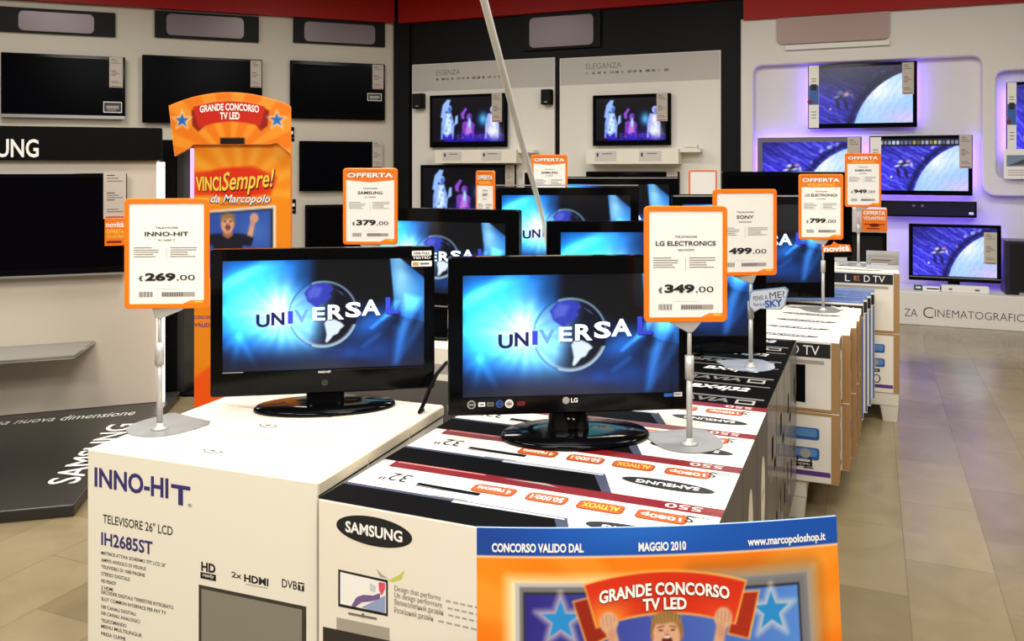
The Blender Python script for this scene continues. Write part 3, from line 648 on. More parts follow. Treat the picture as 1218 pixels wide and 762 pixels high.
for k in (.12, .2, .28): m.rect(fr, -hw*.9, -hw*.4, h*k, h*(k+.03), PALEINK)
obj('print', m, r)
m = M(); m.box(-hw*.8, hw*.8, .02, .19, h*.4, h*.5, WHITEP); obj('holder', m, r)
# sound bar
r, hw, h = little_box('long black sound bar mounted under the television with icons', 'sound_bar', 'speaker', (1048, 239, 1162, 258), WN, .17, .10, BLK)
m = M(); m.box(-hw*.97, hw*.97, -.004, .006, h*.1, h*.9, mat('speaker_cloth', (12, 12, 13), .9)); g = obj('grille', m, r, bevel=.004)
m = M(); fr = front(-.004); m.rect(fr, hw*.84, hw*.93, h*.2, h*.34, WHITEINK)
for k in (-.3, -.12): m.oval(fr, hw*k, h*.7, .016, .012, GREYINK)
obj('badge', m, g)
m = M(); m.box(-.3, .3, .10, .168, h*.3, h*.7, BACKP); obj('bracket', m, r)
# bench along the right wall
dB = .62
WB = WR.shifted(dB)
ua, ub = WB.uv(1035, HY)[0], uE; zt = WB.uv(1150, 350)[1]
r = thing('display_bench', 'long white bench along the right wall with black cinema lettering', 'bench', tuple(WB.pt((ua+ub)/2, 0)), -TH)
hw = (ub-ua)/2
m = M(); m.box(-hw, hw, 0, dB+.11, .0, zt, WALLR); b = obj('body', m, r, bevel=.006)
m = M(); fr = front(0); uc = (ua+ub)/2
def btext(t, x0, x1, y0, y1, xm):
    p0, p1 = WB.uv(x0, HY)[0]-uc, WB.uv(x1, HY)[0]-uc; zc = (WB.uv(xm, y0)[1]+WB.uv(xm, y1)[1])/2; hz = WB.uv(xm, y0)[1]-WB.uv(xm, y1)[1]
    m.text(fr, t, (p0+p1)/2, zc, INK, w=p1-p0, h=hz, bold=-.012); return p1-p0, zc, hz
btext('ZA', 1076, 1091, 367, 376, 1084); btext('C', 1098, 1110, 365, 378, 1104); btext('INEMATOGRAFICA', 1112, 1228, 370.5, 379.5, 1160)
obj('lettering', m, b)
# set on the bench
d4 = WB.shifted(-.30).hit(1135, 300).y; cx, cy, wd, zb, z1 = fit(1081, 1191, 267, 335, d4, -TH)
k = wd/110
t_ = tv_set('television standing on the white cinema bench', wd, z1-zb, (cx, cy, zt+.0005), -TH, zb-zt, 5*k, 5*k, 4*k, 7*k, RACE, GRW, stand='oval', strips=[('tag', wd/2-20*k, wd/2-5*k, zb-zt+25*k, zb-zt+67*k)], base=(.28, .07), rim=(.035, .043))
ambi(t_, wd, z1-zt, 'lrt', zb-zt)
def on_plane(name, label, cat, px, wall, out, z, d, mt, group=None):
    return little_box(label, name, cat, px, wall, out, d, mt, group, z=z)
r, hw, h = on_plane('media_player', 'flat white player box lying in front of the bench television', 'device', (1120, 345, 1177, 353), WB, -.10, zt+.0005, .1, WHITEP)
m = M(); m.rect(front(.004), -hw*.7, -hw*.55, h*.3, h*.6, GREYINK); m.rect(front(.004), hw*.4, hw*.6, h*.3, h*.6, GREYINK); obj('front_strip', m, r)
r, hw, h = on_plane('price_ticket', 'white ticket with dark print lying beside the flat player box', 'ticket', (1098, 346, 1118, 351.5), WB, -.10, zt+.0005, .05, PAPER)
m = M(); m.rect(front(.004), -hw*.6, hw*.9, h*.4, h*.7, INK); obj('print', m, r)
r, hw, h = on_plane('price_ticket', 'small green ticket at the left end of the bench', 'ticket', (1087, 345, 1097, 351.5), WB, -.12, zt+.0005, .03, mat('green_ticket', (52, 84, 74), .5))
m = M(); m.rect(front(.004), -hw*.5, hw*.6, h*.4, h*.7, PAPER); obj('print', m, r)
r, hw, h = on_plane('subwoofer', 'black floor speaker cabinet at the right end of the bench', 'speaker', (1196, 287, 1262, 352), WB, -.12, zt+.0005, .36, mat('dark_violet_cabinet', (34, 30, 52), .3))
m = M(); m.box(-hw*.82, hw*.92, -.012, .004, h*.03, h*.95, mat('speaker_cloth', (12, 12, 13), .9)); obj('grille', m, r, bevel=.008)
m = M(); m.box(-hw*.5, hw*.5, -.02, .02, .0005, .03, SILVER); obj('foot', m, r)

# ================================================================ left promotional stand
pc = at_z(187, 478, .055); WBd = Wall((pc.x, pc.y), math.radians(20.5))
DARKTOP = mat('dark_laminate_platform', (40, 38, 35), .32, noise=.06, nscale=30)
fl = at_z(0, 608, .055); fr_ = at_z(88, 600, .055); ch = at_z(101, 583, .055)
dirF = (fr_-fl).normalized(); f0 = fl-dirF*1.6; back_r = WBd.pt(.14, 0, -.25); back_l = WBd.pt(-2.6, 0, -.25)
r = thing('promo_platform', 'low dark platform with white lettering in front of the white display board', 'platform', tuple(Vector((pc.x, pc.y, 0))))
L0 = Vector((pc.x, pc.y, 0))
m = M(); m.slab([((p-L0).x, (p-L0).y) for p in (f0, fr_, ch, back_r, back_l)], 0, .055, DARKTOP); b = obj('body', m, r, bevel=.006)
m = M()
P0, P1 = at_z(78, 575, .055), at_z(150, 504, .055); ex = (P1-P0).normalized(); L = (P1-P0).length
f = frame(tuple(P0-L0), tuple(ex), tuple(Vector((-ex.y, ex.x, 0)))); m.text(f, 'SAMSUNG', L/2, .02, WHITEINK, w=L, h=.15, bold=.01)
Q0, Q1 = at_z(-16, 504, .055), at_z(161, 490.5, .055); ex = (Q1-Q0).normalized(); L = (Q1-Q0).length
f = frame(tuple(Q0-L0), tuple(ex), tuple(Vector((-ex.y, ex.x, 0)))); m.text(f, 'una nuova dimensione', L/2, .0, WHITEINK, w=L, h=.105, shear=.3)
obj('lettering', m, b)
r = thing('display_board', 'white display board with black header standing on the dark platform', 'display', tuple(WBd.pt(0, .0555)), WBd.a)
zt = WBd.uv(150, 152)[1]-.055; zh = WBd.uv(150, 191)[1]-.055
m = M(); m.box(-2.6, 0, 0, .10, 0, zh, mat('warm_white_board', (212, 202, 186), .45)); obj('panel', m, r, bevel=.004)
m = M(); m.box(-2.6, .03, -.05, .12, zh+.001, zt, SATIN); hd = obj('header', m, r, bevel=.005)
m = M(); f = frame((0, -.05, 0), (1, 0, 0), (0, 0, 1)); wf = WBd.shifted(.05)
ux = lambda x: wf.uv(x, HY)[0]; zz = lambda y: wf.uv(10, y)[1]-.0555
a, c = ux(-62), ux(46)
m.text(f, 'SAMSUNG', (a+c)/2, (zz(165)+zz(187))/2, WHITEINK, w=c-a, h=zz(165)-zz(187), bold=.02)
obj('lettering', m, hd)
m = M(); m.box(.002, .045, -.006, .09, .0, zh-.01, glow('white_light_edge', (255, 253, 250), 1.6)); obj('light_edge', m, r)
# set and shelf on that board
wb = WBd
w = WBd.shifted(.08); ua, ub = w.uv(-190, HY)[0], w.uv(151, HY)[0]; zt, zb = w.uv(60, 206)[1], w.uv(60, 329)[1]; uc = (ua+ub)/2
t0, t1 = w.uv(123, HY)[0]-uc, w.uv(150, HY)[0]-uc
tv_set('very large dark television on the white display board at left', ub-ua, zt-zb, tuple(w.pt(uc, zb)), WBd.a, 0, .03, .03, .03, .05, None, None, None, 'wall', 1, [('tag', t0, t1, w.uv(136, 260)[1]-zb, w.uv(136, 204)[1]-zb)], .05, deck=.078, rim=(.0, .012))
p = WBd.shifted(.10).hit(137, 292)
r = thing('offer_tag', 'orange novelty tag hanging on the very large dark television', 'tag', tuple(p), WBd.a)
hw = (t1-t0)*.46; h = (w.uv(136, 261)[1]-w.uv(136, 293)[1])
m = M(); m.box(-hw, hw, -.002, .014, 0, h, ORANGE); b = obj('card', m, r)
m = M(); f = front(-.002); m.text(f, 'novità', 0, h*.78, WHITEINK, w=hw*1.7, h=h*.2, bold=.03); m.text(f, 'OFFERTA', 0, h*.52, YELLOW, w=hw*1.7, h=h*.16, bold=.03); m.text(f, 'VOLANTINO', 0, h*.34, YELLOW, w=hw*1.7, h=h*.13, bold=.02); m.rect(f, -hw*.8, hw*.6, h*.1, h*.18, REDINK); obj('print', m, b)
zs = w.uv(60, 404)[1]; fs = WBd.shifted(.42)
uA, uB = WBd.uv(-200, HY)[0], WBd.uv(112, HY)[0]
r = thing('glass_shelf', 'slanted ended silver glass shelf on the white display board', 'shelf', tuple(WBd.pt(0, zs-.06)), WBd.a)
uF = fs.uv(88, HY)[0]
m = M(); m.slab([(uA, -.002), (uB, -.002), (uF, -.42), (uA, -.42)], 0, .022, mat('silver_glass', (150, 150, 146), .25, .35)); b = obj('plate', m, r)
m = M(); m.tube([(uA, -.422, .011), (uF, -.422, .011), (uB, -.004, .011)], .011, mat('bright_steel', (236, 234, 228), .2, .7)); obj('edge_rail', m, r)
# dark tower at the end of the board
pt = at_z(191, 484, 0); r = thing('display_tower', 'narrow black display tower beside the bright edge of the white board', 'display', (pt.x+.02, pt.y+.28, 0), 0)
m = M(); m.box(-.17, .11, -.02, .30, 0, .02, SATIN); obj('base_plate', m, r, bevel=.003)
m = M(); m.box(-.145, -.03, .0, .16, .02, 1.80, SATIN); m.box(-.03, .02, .02, .28, .02, 1.80, mat('dark_side_panel', (36, 34, 33), .35)); obj('column', m, r, bevel=.004)
m = M(); m.box(.021, .074, .0, .04, 1.20, 1.74, mat('dark_side_panel', (36, 34, 33), .35)); sp = obj('side_panel', m, r, bevel=.004)
m = M(); m.box(.075, .092, -.004, .04, 1.24, 1.74, glow('violet_light_edge', (190, 140, 240), 1.1)); obj('light_edge', m, sp)
pt = at_z(232, 458, 0)
r = thing('display_cabinet', 'grey cabinet with pale bands behind the dark tower', 'cabinet', (pt.x+.1, pt.y+.2, 0), math.radians(10))
CAB = mat('grey_cabinet', (146, 138, 122), .5)
m = M(); m.box(-.28, .3, 0, .35, 0, .78, CAB); b = obj('body', m, r, bevel=.005)
for z in (.14, .34, .54): 
    m = M(); m.box(-.26, .28, -.012, -.0005, z, z+.18, mat('pale_cabinet_front', (166, 158, 140), .45)); obj('drawer', m, r, bevel=.004)

# ================================================================ orange totem
d = 5.0; xc = (289-CX)/F*d
r = thing('promo_totem', 'tall orange contest totem with arched header and blue stars behind the near television', 'advertising totem', (xc, d, 0), 0)
k = d/F
def tz(y): return HC-(y-HY)*k
def tx(x): return (x-289)*k
# body picture
bw, bh = (345-231)*k, tz(170.5); bx0 = tx(231)
c = Canvas(110, 250, bw/bh, (246, 142, 18)); A = bw/bh
ys = lambda y: tz(y)/bh; xs = lambda x: (x-231)*k/bh
for a_ in range(0, 9): 
    t0 = -.1+a_*.42; q = c.poly([(xs(288), ys(230)), (xs(288)+1.5*math.cos(t0), ys(230)+1.5*math.sin(t0)), (xs(288)+1.5*math.cos(t0+.2), ys(230)+1.5*math.sin(t0+.2))], .02); c.mix(q*.55, (253, 186, 70))
c.mix(np.clip((ys(430)-c.y)*6, 0, 1), (252, 92, 12)); c.mix(c.poly([(xs(231), ys(450)), (xs(250), ys(435)), (xs(345), ys(435)), (xs(345), 0), (xs(231), 0)], .01), (250, 90, 10))
c.mix(c.ell(xs(281), ys(217), xs(281)-xs(238), .05, .012), (226, 44, 14)); c.mix(c.poly([(xs(231), ys(205)), (xs(300), ys(197)), (xs(330), ys(210)), (xs(322), ys(232)), (xs(231), ys(232))], .01)*.8, (224, 48, 16))
c.mix(c.poly([(xs(231), ys(252)), (xs(328), ys(244)), (xs(328), ys(330)), (xs(231), ys(330))], .004), (248, 240, 224)); c.mix(c.poly([(xs(231), ys(254)), (xs(325), ys(247)), (xs(325), ys(330)), (xs(231), ys(330))], .004), (40, 40, 52))
scr = c.poly([(xs(231), ys(256)), (xs(322), ys(250)), (xs(322), ys(328)), (xs(231), ys(328))], .004); c.mix(scr, (48, 84, 178)); c.mix(scr*c.gauss(xs(305), ys(275), .05, .05)*.6, (84, 128, 214))
def man(c, X, Y, s):
    """printed shouting man, arms raised; X,Y head centre, s head height"""
    sk, skd, hair, sh = (222, 170, 136), (176, 112, 84), (150, 108, 58), (22, 24, 44)
    P = lambda pts: [(X+a*s, Y+b*s) for a, b in pts]
    for q in (-1, 1):
        c.mix(c.poly(P([(q*1.60, .20), (q*1.34, .24), (q*1.16, -.5), (q*.9, -1.0), (q*1.3, -1.15), (q*1.44, -.6)]), .08*s), sk)
        c.mix(c.ell(X+q*1.52*s, Y+.38*s, .24*s, .27*s, .07*s), sk)
        for j in range(4): c.mix(c.line((X+q*(1.38+.1*j)*s, Y+.54*s), (X+q*(1.36+.1*j)*s, Y+.30*s), .03*s, .04*s)*.6, skd)
        c.mix(c.line((X+q*1.32*s, Y+.36*s), (X+q*1.5*s, Y+.24*s), .09*s, .05*s), sk); c.mix(c.ell(X+q*1.44*s, Y+.06*s, .1*s, .2*s, .1*s)*.35, skd)
    c.mix(c.poly(P([(-1.5, -.75), (-1.0, -.55), (-.3, -.5), (.3, -.5), (1.0, -.55), (1.5, -.75), (1.35, -1.25), (.85, -1.2), (.75, -3), (-.75, -3), (-.85, -1.2), (-1.35, -1.25)]), .06*s), sh)
    c.mix(c.poly(P([(-.22, -.3), (.22, -.3), (.3, -.6), (0, -.8), (-.3, -.6)]), .05*s), skd)
    c.mix(c.ell(X, Y+.14*s, .43*s, .50*s, .06*s), hair); c.mix(c.ell(X-.02*s, Y-.02*s, .36*s, .48*s, .05*s), sk)
    c.mix(c.poly(P([(-.42, .1), (-.36, .5), (-.05, .64), (.3, .55), (.45, .1), (.34, .28), (.12, .34), (-.1, .30), (-.3, .32)]), .06*s), hair)
    for a_ in range(9): c.mix(c.line((X+(-.36+.09*a_)*s, Y+.32*s), (X+(-.46+.11*a_)*s, Y+.66*s), .03*s, .05*s)*.5, (206, 164, 96))
    for q in (-1, 1):
        c.mix(c.line((X+q*.24*s, Y+.22*s), (X+q*.08*s, Y+.25*s), .04*s, .03*s)*.8, (110, 66, 40)); c.mix(c.ell(X+q*.16*s, Y+.15*s, .06*s, .025*s, .02*s)*.9, (40, 26, 22))
        c.mix(c.ell(X+q*.39*s, Y+.0*s, .05*s, .10*s, .03*s)*.7, skd)
    c.mix(c.ell(X, Y+.07*s, .06*s, .07*s, .05*s)*.35, skd); c.mix(c.ell(X, Y-.17*s, .15*s, .20*s, .03*s), (96, 24, 22)); c.mix(c.ell(X, Y-.26*s, .10*s, .08*s, .03*s), (190, 84, 80)); c.mix(c.ell(X, Y-.02*s, .10*s, .03*s, .02*s), (240, 232, 222))
man(c, xs(271), ys(267), .058)
m = M(); m.box(bx0, bx0+bw, .0, .05, 0.0, bh, mat('orange_cardboard', (244, 132, 20), .45)); body = obj('body', m, r)
c.mesh('print', lambda U, V: (bx0+bw*U, -.0006+0*U, bh*V), PRINT, body)
m = M(); f = frame((tx(289), -.0008, 0), (1, 0, 0), (0, 0, 1))
m.text(f, 'VINCI', tx(248.5), tz(219), REDINK, w=.155, h=.092, bold=.05, layer=1); m.text(f, 'VINCI', tx(248), tz(218.5), YELLOW, w=.148, h=.085, bold=.03, layer=2)
m.text(f, 'Sempre!', tx(295)+.004, tz(217)-.006, REDINK, w=.312, h=.15, bold=.03, shear=.25, layer=1, warp=lambda X: X*.08); m.text(f, 'Sempre!', tx(295), tz(216)-.004, YELLOW, w=.306, h=.14, bold=.015, shear=.25, layer=3, warp=lambda X: X*.08)
m.text(f, 'da Marcopolo', tx(286), tz(238), NAVYINK, w=.36, h=.07, bold=.03, shear=.35, layer=1); m.text(f, 'da Marcopolo', tx(286), tz(237.5), WHITEINK, w=.35, h=.062, bold=.01, shear=.35, layer=2)
m.text(f, 'CONCORSO', tx(243), tz(377), PURPLEINK, w=.12, h=.02, bold=.02); m.text(f, 'VALIDO', tx(243), tz(386), PURPLEINK, w=.12, h=.025, bold=.02)
m.rect(f, tx(262), tx(318), tz(243.6), tz(243), NAVYINK)
obj('lettering', m, body)
# arched header
def arch(x, y0, y1): t = (x-275)/72.0; return y0+(y1-y0)*t*t
top = [(x, arch(x, 110, 126)) for x in np.linspace(203, 344, 19)]
bot = [(348, 184), (331, 170), (322, 172), (232, 172), (228, 176), (210, 186)]
out = [(tx(x), tz(y)) for x, y in top+bot]
m = M(); m.prism(out, -.03, -.004, mat('orange_cardboard', (244, 132, 20), .45)); hd = obj('header', m, r)
hx0, hx1, hz0, hz1 = tx(203), tx(348), tz(186), tz(109); hA = (hx1-hx0)/(hz1-hz0)
c = Canvas(170, 90, hA, (240, 124, 16)); X = lambda x: (tx(x)-hx0)/(hz1-hz0); Y = lambda y: (tz(y)-hz0)/(hz1-hz0)
for a_ in range(14):
    t0 = a_*.45; c.mix(c.poly([(X(276), Y(190)), (X(276)+3*math.cos(t0), Y(190)+3*math.sin(t0)), (X(276)+3*math.cos(t0+.2), Y(190)+3*math.sin(t0+.2))], .04)*.5, (253, 178, 62))
c.mix(c.poly([(X(230), Y(132)), (X(238), Y(126)), (X(246), Y(150)), (X(238), Y(157)), (X(231), Y(150))], .02), (150, 26, 14)); c.mix(c.poly([(X(312), Y(126)), (X(322), Y(132)), (X(320), Y(150)), (X(312), Y(156)), (X(306), Y(148))], .02), (150, 26, 14))
rib = [(X(232), Y(127)), (X(255), Y(122)), (X(275), Y(120.5)), (X(296), Y(122)), (X(317), Y(127)), (X(311), Y(150)), (X(293), Y(146)), (X(275), Y(144.5)), (X(256), Y(147)), (X(239), Y(152))]
c.mix(c.poly([(px_, py_+.012) for px_, py_ in rib], .02)*.7, (255, 200, 100)); c.mix(c.poly(rib, .02), (206, 36, 16))
def star(c, x, y, R, col=(24, 110, 196)):
    def pts(R): return [(x+(R if i % 2 == 0 else R*.42)*math.sin(i*math.pi/5), y+(R if i % 2 == 0 else R*.42)*math.cos(i*math.pi/5)) for i in range(10)]
    c.mix(c.poly(pts(R*1.35), R*.5)*.9, (250, 240, 215)); c.mix(c.poly(pts(R), R*.08), col)
star(c, X(219), Y(143.5), .115); star(c, X(331), Y(143), .115)
c.mix(c.poly([(X(264), Y(164)), (X(293), Y(164)), (X(293), Y(173)), (X(264), Y(173))], .02), (14, 10, 12))
# clip the print to the arch
def hmap(U, V):
    x = hx0+(hx1-hx0)*U; xp = x/k+289; t = (xp-275)/72.0; zt_ = tz(110.6)-(16*k)*t*t
    yb = np.interp(xp, [203, 210, 228, 232, 322, 331, 348], [124, 185.4, 175.6, 171.6, 171.6, 169.6, 183.6]); zb_ = HC-(yb-HY)*k
    return x, -.0306+0*U, np.clip(hz0+(hz1-hz0)*V, np.minimum(zb_, zt_), zt_)
c.mesh('print', hmap, PRINT, hd)
m = M(); f = frame((0, -.0312, 0), (1, 0, 0), (0, 0, 1)); wp = lambda X_: -X_*X_*.5
m.text(f, 'GRANDE CONCORSO', tx(275), tz(127.5), WHITEINK, w=tx(310)-tx(240), h=.042, bold=.035, warp=wp); m.text(f, 'TV LED', tx(275.5), tz(138), WHITEINK, w=.115, h=.042, bold=.035, warp=wp); obj('lettering', m, hd)

# ================================================================ the display rows: plinths and boxed televisions
U_, V_ = Vector((math.sin(TH), math.cos(TH), 0)), Vector((math.cos(TH), -math.sin(TH), 0))
O_ = Vector((-.447, 2.019, 0))
def rc(u, v, z=0): p = O_+U_*u+V_*v; return (p.x, p.y, z)
def set_row(origin, ang):
    global O_, U_, V_, RA
    RA = math.radians(ang); O_ = Vector(origin); U_, V_ = Vector((math.sin(RA), math.cos(RA), 0)), Vector((math.cos(RA), -math.sin(RA), 0))
MAIN = ((-.447, 2.019, 0), 22.7)
set_row((-.457, 2.018, 0), 20.2)
def row_wall(u, v): p = rc(u, v); return Wall((p[0], p[1]), -RA)      # the front plane of a box whose left corner is (u, v)
CREAM = mat('cream_box_card', (240, 230, 212), .55); WHITEB = mat('white_box_card', (236, 230, 218), .5, spec=.3); BROWN = mat('brown_cardboard', (168, 130, 84), .7, noise=.06, nscale=60)
DARKSIDE = mat('dark_printed_card', (72, 68, 66), .4, noise=.25, nscale=18); BLACKB = mat('black_box_card', (13, 12, 12), .5, noise=.3, nscale=25, spec=.01); WRAP = mat('shrink_wrapped_card', (78, 74, 70), .3, noise=.5, nscale=14, coat=.2)
BLUEB = mat('blue_box_card', (64, 98, 168), .3, coat=.3); IVORY = mat('ivory_box_card', (238, 231, 214), .55, spec=.3)
PLW = mat('white_plinth', (226, 220, 206), .5)
def plinth(label, u0, u1, v0, v1, h=.178, inset=.02):
    w, t = v1-v0-2*inset, u1-u0-2*inset
    r = thing('display_plinth', label, 'plinth', rc((u0+u1)/2, (v0+v1)/2), -RA, 'white plinths under the boxes')
    m = M(); m.box(-w/2, w/2, -t/2, t/2, .10, h, PLW); obj('deck', m, r, bevel=.004)
    for sx in (-1, 1):
        for sy in (-1, 1):
            x1, y1 = sx*w/2, sy*t/2; x0, y0 = x1-sx*.11, y1-sy*.11
            m = M(); m.loft([[(x, y, .0) for x, y in rrect(.085, .085, .01, (x0+x1)/2+sx*.004, (y0+y1)/2+sy*.004, 2)], [(x, y, .099) for x, y in rrect(.11, .11, .01, (x0+x1)/2, (y0+y1)/2, 2)]], PLW); obj('leg', m, r)
    return r
def carton(name, label, u0, v0, w, t, z0, h, mats, group, paint=None, cat='box'):
    r = thing(name, label, cat, rc(u0+t/2, v0+w/2, z0), -RA, group)
    m = M(); g = .0015; m.box(-w/2+g, w/2-g, -t/2+g, t/2-g, .0005, h, mats[0], side=mats[1], topm=mats[2]); b = obj('carton', m, r, bevel=.004)
    if paint: paint(r, b, w, t, h)
    return r
def at(u0, v0, w, t, z0): return rc(u0+t/2, v0+w/2, z0)
ZB = .18
# --- row of ivory boxes, nearest left
IW, IT, IHH = .71, .236, .86-ZB
GI = 'ivory television boxes under the near left television'
def ivory_print(r, b, w, t, h):
    m = M(); f = frame((-w/2, -t/2, h), (1, 0, 0), (0, 1, 0))
    for (a, q) in ((w*.46, t*.42),):
        m.oval(f, a, q, .026, .017, GREYINK, 1, 20); m.oval(f, a, q, .023, .014, IVORY, 2, 20); m.rect(f, a-.009, a+.009, q-.004, q+.005, GREYINK, 3)
        for s in (-1, 1): m.poly(f, [(a+s*.02, q-.004), (a+s*.034, q+.002), (a+s*.034, q+.006), (a+s*.018, q+.003)], GREYINK)
    m.rect(f, .01, w-.01, t*.03, t*.05, mat('cream_tape', (230, 214, 186), .4)); obj('print', m, b)
    m = M(); m.box(w/2-.0008, w/2+.0012, -t/2+.004, t/2-.004, h-.03, h-.004, mat('flap_edge', (216, 202, 176), .7)); m.box(w/2-.0006, w/2+.0016, -t/2+.004, t/2-.004, h-.034, h-.031, INK); obj('lid_flap', m, r)
boxes = []
boxes.append(carton('television_box', 'front ivory television box with printed feature list', 0, -IW, IW, IT, ZB, IHH, (IVORY, IVORY, IVORY), GI, ivory_print))
boxes.append(dup(boxes[0], at(IT, -IW, IW, IT, ZB), 'second ivory television box, just behind the one with the feature list'))
boxes.append(dup(boxes[0], at(2*IT, -IW, IW, IT, ZB), 'third ivory television box, directly under the near left television stand'))
fw = row_wall(0, -IW); f = frame((-IW/2, -IT/2+.0015, -ZB), (1, 0, 0), (0, 0, 1)); m = M()
def ft(t, x0, x1, y, hpx, mt, bold=0, layer=1, **kw):
    """lettering on the front face between photo columns, at the height of row y"""
    a, c = fw.uv(x0, HY)[0], fw.uv(x1, HY)[0]; xm = (x0+x1)/2; z = fw.uv(xm, y)[1]; hz = fw.uv(xm, y-hpx/2)[1]-fw.uv(xm, y+hpx/2)[1]
    m.text(f, t, (a+c)/2, z, mt, w=c-a, h=hz, bold=bold, layer=layer, **kw)
def frc(x0, x1, y0, y1, mt, layer=1):
    """rectangle given by photo columns and the rows at its left edge"""
    a, c = fw.uv(x0, HY)[0], fw.uv(x1, HY)[0]; za, zc = fw.uv(x0, y0)[1], fw.uv(x0, y1)[1]; m.rect(f, a, c, zc, za, mt, layer)
ft('INNO-HI', 112, 200, 574, 24, NAVYINK, .03); ft('T', 203, 226, 589, 24, NAVYINK, .03); ft('®', 223, 228, 601, 4, NAVYINK)
ft('TELEVISORE 26" LCD', 122, 205, 624, 11, INK, .01); ft('IH2685ST', 120, 181, 646, 16, NAVYINK, .025)
for i, s in enumerate(['MATRICE ATTIVA SCHERMO TFT LCD 26"', 'AMPIO ANGOLO DI VISUALE', 'TELEVIDEO DI 1000 PAGINE', 'STEREO DIGITALE', 'HD READY', '2 HDMI', 'DECODER DIGITALE TERRESTRE INTEGRATO', 'SLOT COMMON INTERFACE PER PAY TV', '100 CANALI DIGITALI', '100 CANALI ANALOGICI', 'TELECOMANDO', 'MENU MULTILINGUE', 'PRESA CUFFIE']):
    x1 = [197, 173, 172, 154, 138, 134, 206, 197, 161, 166, 150, 168, 149][i]; ft(s, 120, x1, 659+i*7.95+(x1-120)*.075, 4.2, INK, .012)
ft('HD', 239, 256, 675, 11, INK, .04); frc(238, 256.5, 680, 687.5, INK); ft('ready', 241, 254, 685, 5, IVORY, .01, 2)
ft('2x', 275, 287, 684, 7, INK, .015); ft('HDMI', 290, 319, 690, 9, INK, .035); m.rect(f, fw.uv(292, HY)[0], fw.uv(318, HY)[0], fw.uv(305, 697.5)[1], fw.uv(305, 696.6)[1], PALEINK)
ft('DVB', 335, 353, 695, 10, INK, .01); frc(354, 361.5, 692, 702, INK); ft('T', 355, 361, 698, 7, IVORY, .03, 2)
frc(236, 364, 695, 800, mat('dark_frame_print', (58, 52, 44), .5)); frc(239.5, 359, 700, 790, mat('grey_screen_print', (132, 128, 114), .5), 2)
obj('front_print', m, boxes[0])
plinth('white plinth under the ivory boxes', 0, 3*IT, -IW, 0, inset=.03)
set_row(*MAIN)
# --- row of boxes with red stripes (nearest right)
SW, ST, SH = .89, .294, .83-ZB
GS = 'cream television boxes with red stripes under the near right television'
GLOSSD = mat('dark_picture_print', (17, 16, 17), .5, spec=.01); GLOSSM = mat('slate_picture_print', (72, 76, 96), .5, spec=.03); GLOSSL = mat('pale_picture_print', (196, 198, 208), .3)
def stripe_print(r, b, w, t, h):
    m = M(); f = frame((-w/2, -t/2, h), (1, 0, 0), (0, 1, 0))
    m.poly(f, [(.002, .002), (.002, .118), (.575, .118), (.625, .002)], GLOSSM); m.poly(f, [(.002, .002), (.002, .104), (.55, .104), (.60, .002)], GLOSSD, 2)
    m.poly(f, [(.30, .098), (.30, .112), (.57, .112), (.575, .104)], GLOSSL, 3); m.rect(f, .24, .33, .120, .124, GREYINK)
    m.rect(f, .04, .888, .252, .297, REDINK); m.rect(f, .05, .30, .285, .292, mat('pale_red_ink', (216, 130, 128), .5), 2); m.poly(f, [(.34, .285), (.46, .292), (.50, .278), (.47, .282)], PALEINK, 2)
    m.text(f, '32"', .10, .19, INK, w=.075, h=.05, turn=True)
    m.poly(f, [(.17, .165), (.17, .18), (.34, .176), (.34, .160)], GLOSSD); m.rect(f, .17, .34, .158, .162, GLOSSM)
    for (x, wd, tx_, c_) in ((.38, .11, '4 reasons', WHITEINK), (.515, .10, '50.000:1', WHITEINK), (.645, .11, 'ALTIVOX', YELLOW), (.785, .115, '1080p', WHITEINK)):
        x -= .02; pts = rrect(wd, .052, .014, x, .205, 3); m.poly(f, pts, BADGE); pts = rrect(wd-.008, .044, .011, x, .205, 3); m.poly(f, pts, mat('badge_light_ink', (196, 90, 32), .4), 2)
        m.text(f, tx_, x, .205, c_, w=wd*.8, h=.026, turn=True, bold=.02, layer=3, shear=-.1)
    m.text(f, '550', .80, .274, mat('pale_pink_ink', (236, 196, 190), .5), w=.085, h=.026, turn=True, bold=.02, layer=3)
    m.text(f, 'S', .855-.03, .215, INK, w=.02, h=.035, turn=True); m.text(f, 'SERIES', .795+.04, .232, GREYINK, w=.06, h=.010, turn=True) 
    m.oval(f, .735, .105, .115, .030, INK, 1, 40, -.05); m.text(f, 'SAMSUNG', .735, .105, WHITEINK, w=.155, h=.022, turn=True, bold=.025, layer=2, warp=None)
    for k in range(6): m.rect(f, .866, .874, .03+.035*k, .034+.035*k, PALEINK)
    obj('top_print', m, b)
    m = M(); f = frame((w/2-.0015, -t/2, 0), (0, 1, 0), (0, 0, 1))
    m.oval(f, t*.52, h*.66, .052, .115, mat('cream_print', (226, 214, 192), .5), 1, 28); m.text(f, 'LCD TV', t*.52, h*.66, GREYINK, w=.07, h=.02, layer=2)
    m.rect(f, t*.30, t*.72, h*.22, h*.36, mat('orange_square_print', (206, 92, 54), .5)); m.rect(f, t*.35, t*.66, h*.27, h*.29, WHITEINK, 2)
    for k in range(4): m.rect(f, t*.2, t*(.5+.1*(k % 3)), h*(.10+.02*k), h*(.106+.02*k), PALEINK)
    obj('side_print', m, b)
SU = [-.02+i*.294 for i in range(4)]
sb = carton('television_box', 'nearest red striped cream television box, with a printed television on its front', SU[0], 0, SW, ST, ZB, SH, (CREAM, DARKSIDE, WHITEB), GS, stripe_print)
for u0, lab in zip(SU[1:], ['second red striped cream television box, its black oval beside the 349,00 card foot', 'third red striped cream television box, under the foot of the 349,00 card', 'fourth red striped cream television box, directly in front of the black boxes']):
    dup(sb, at(u0, 0, SW, ST, ZB), lab)
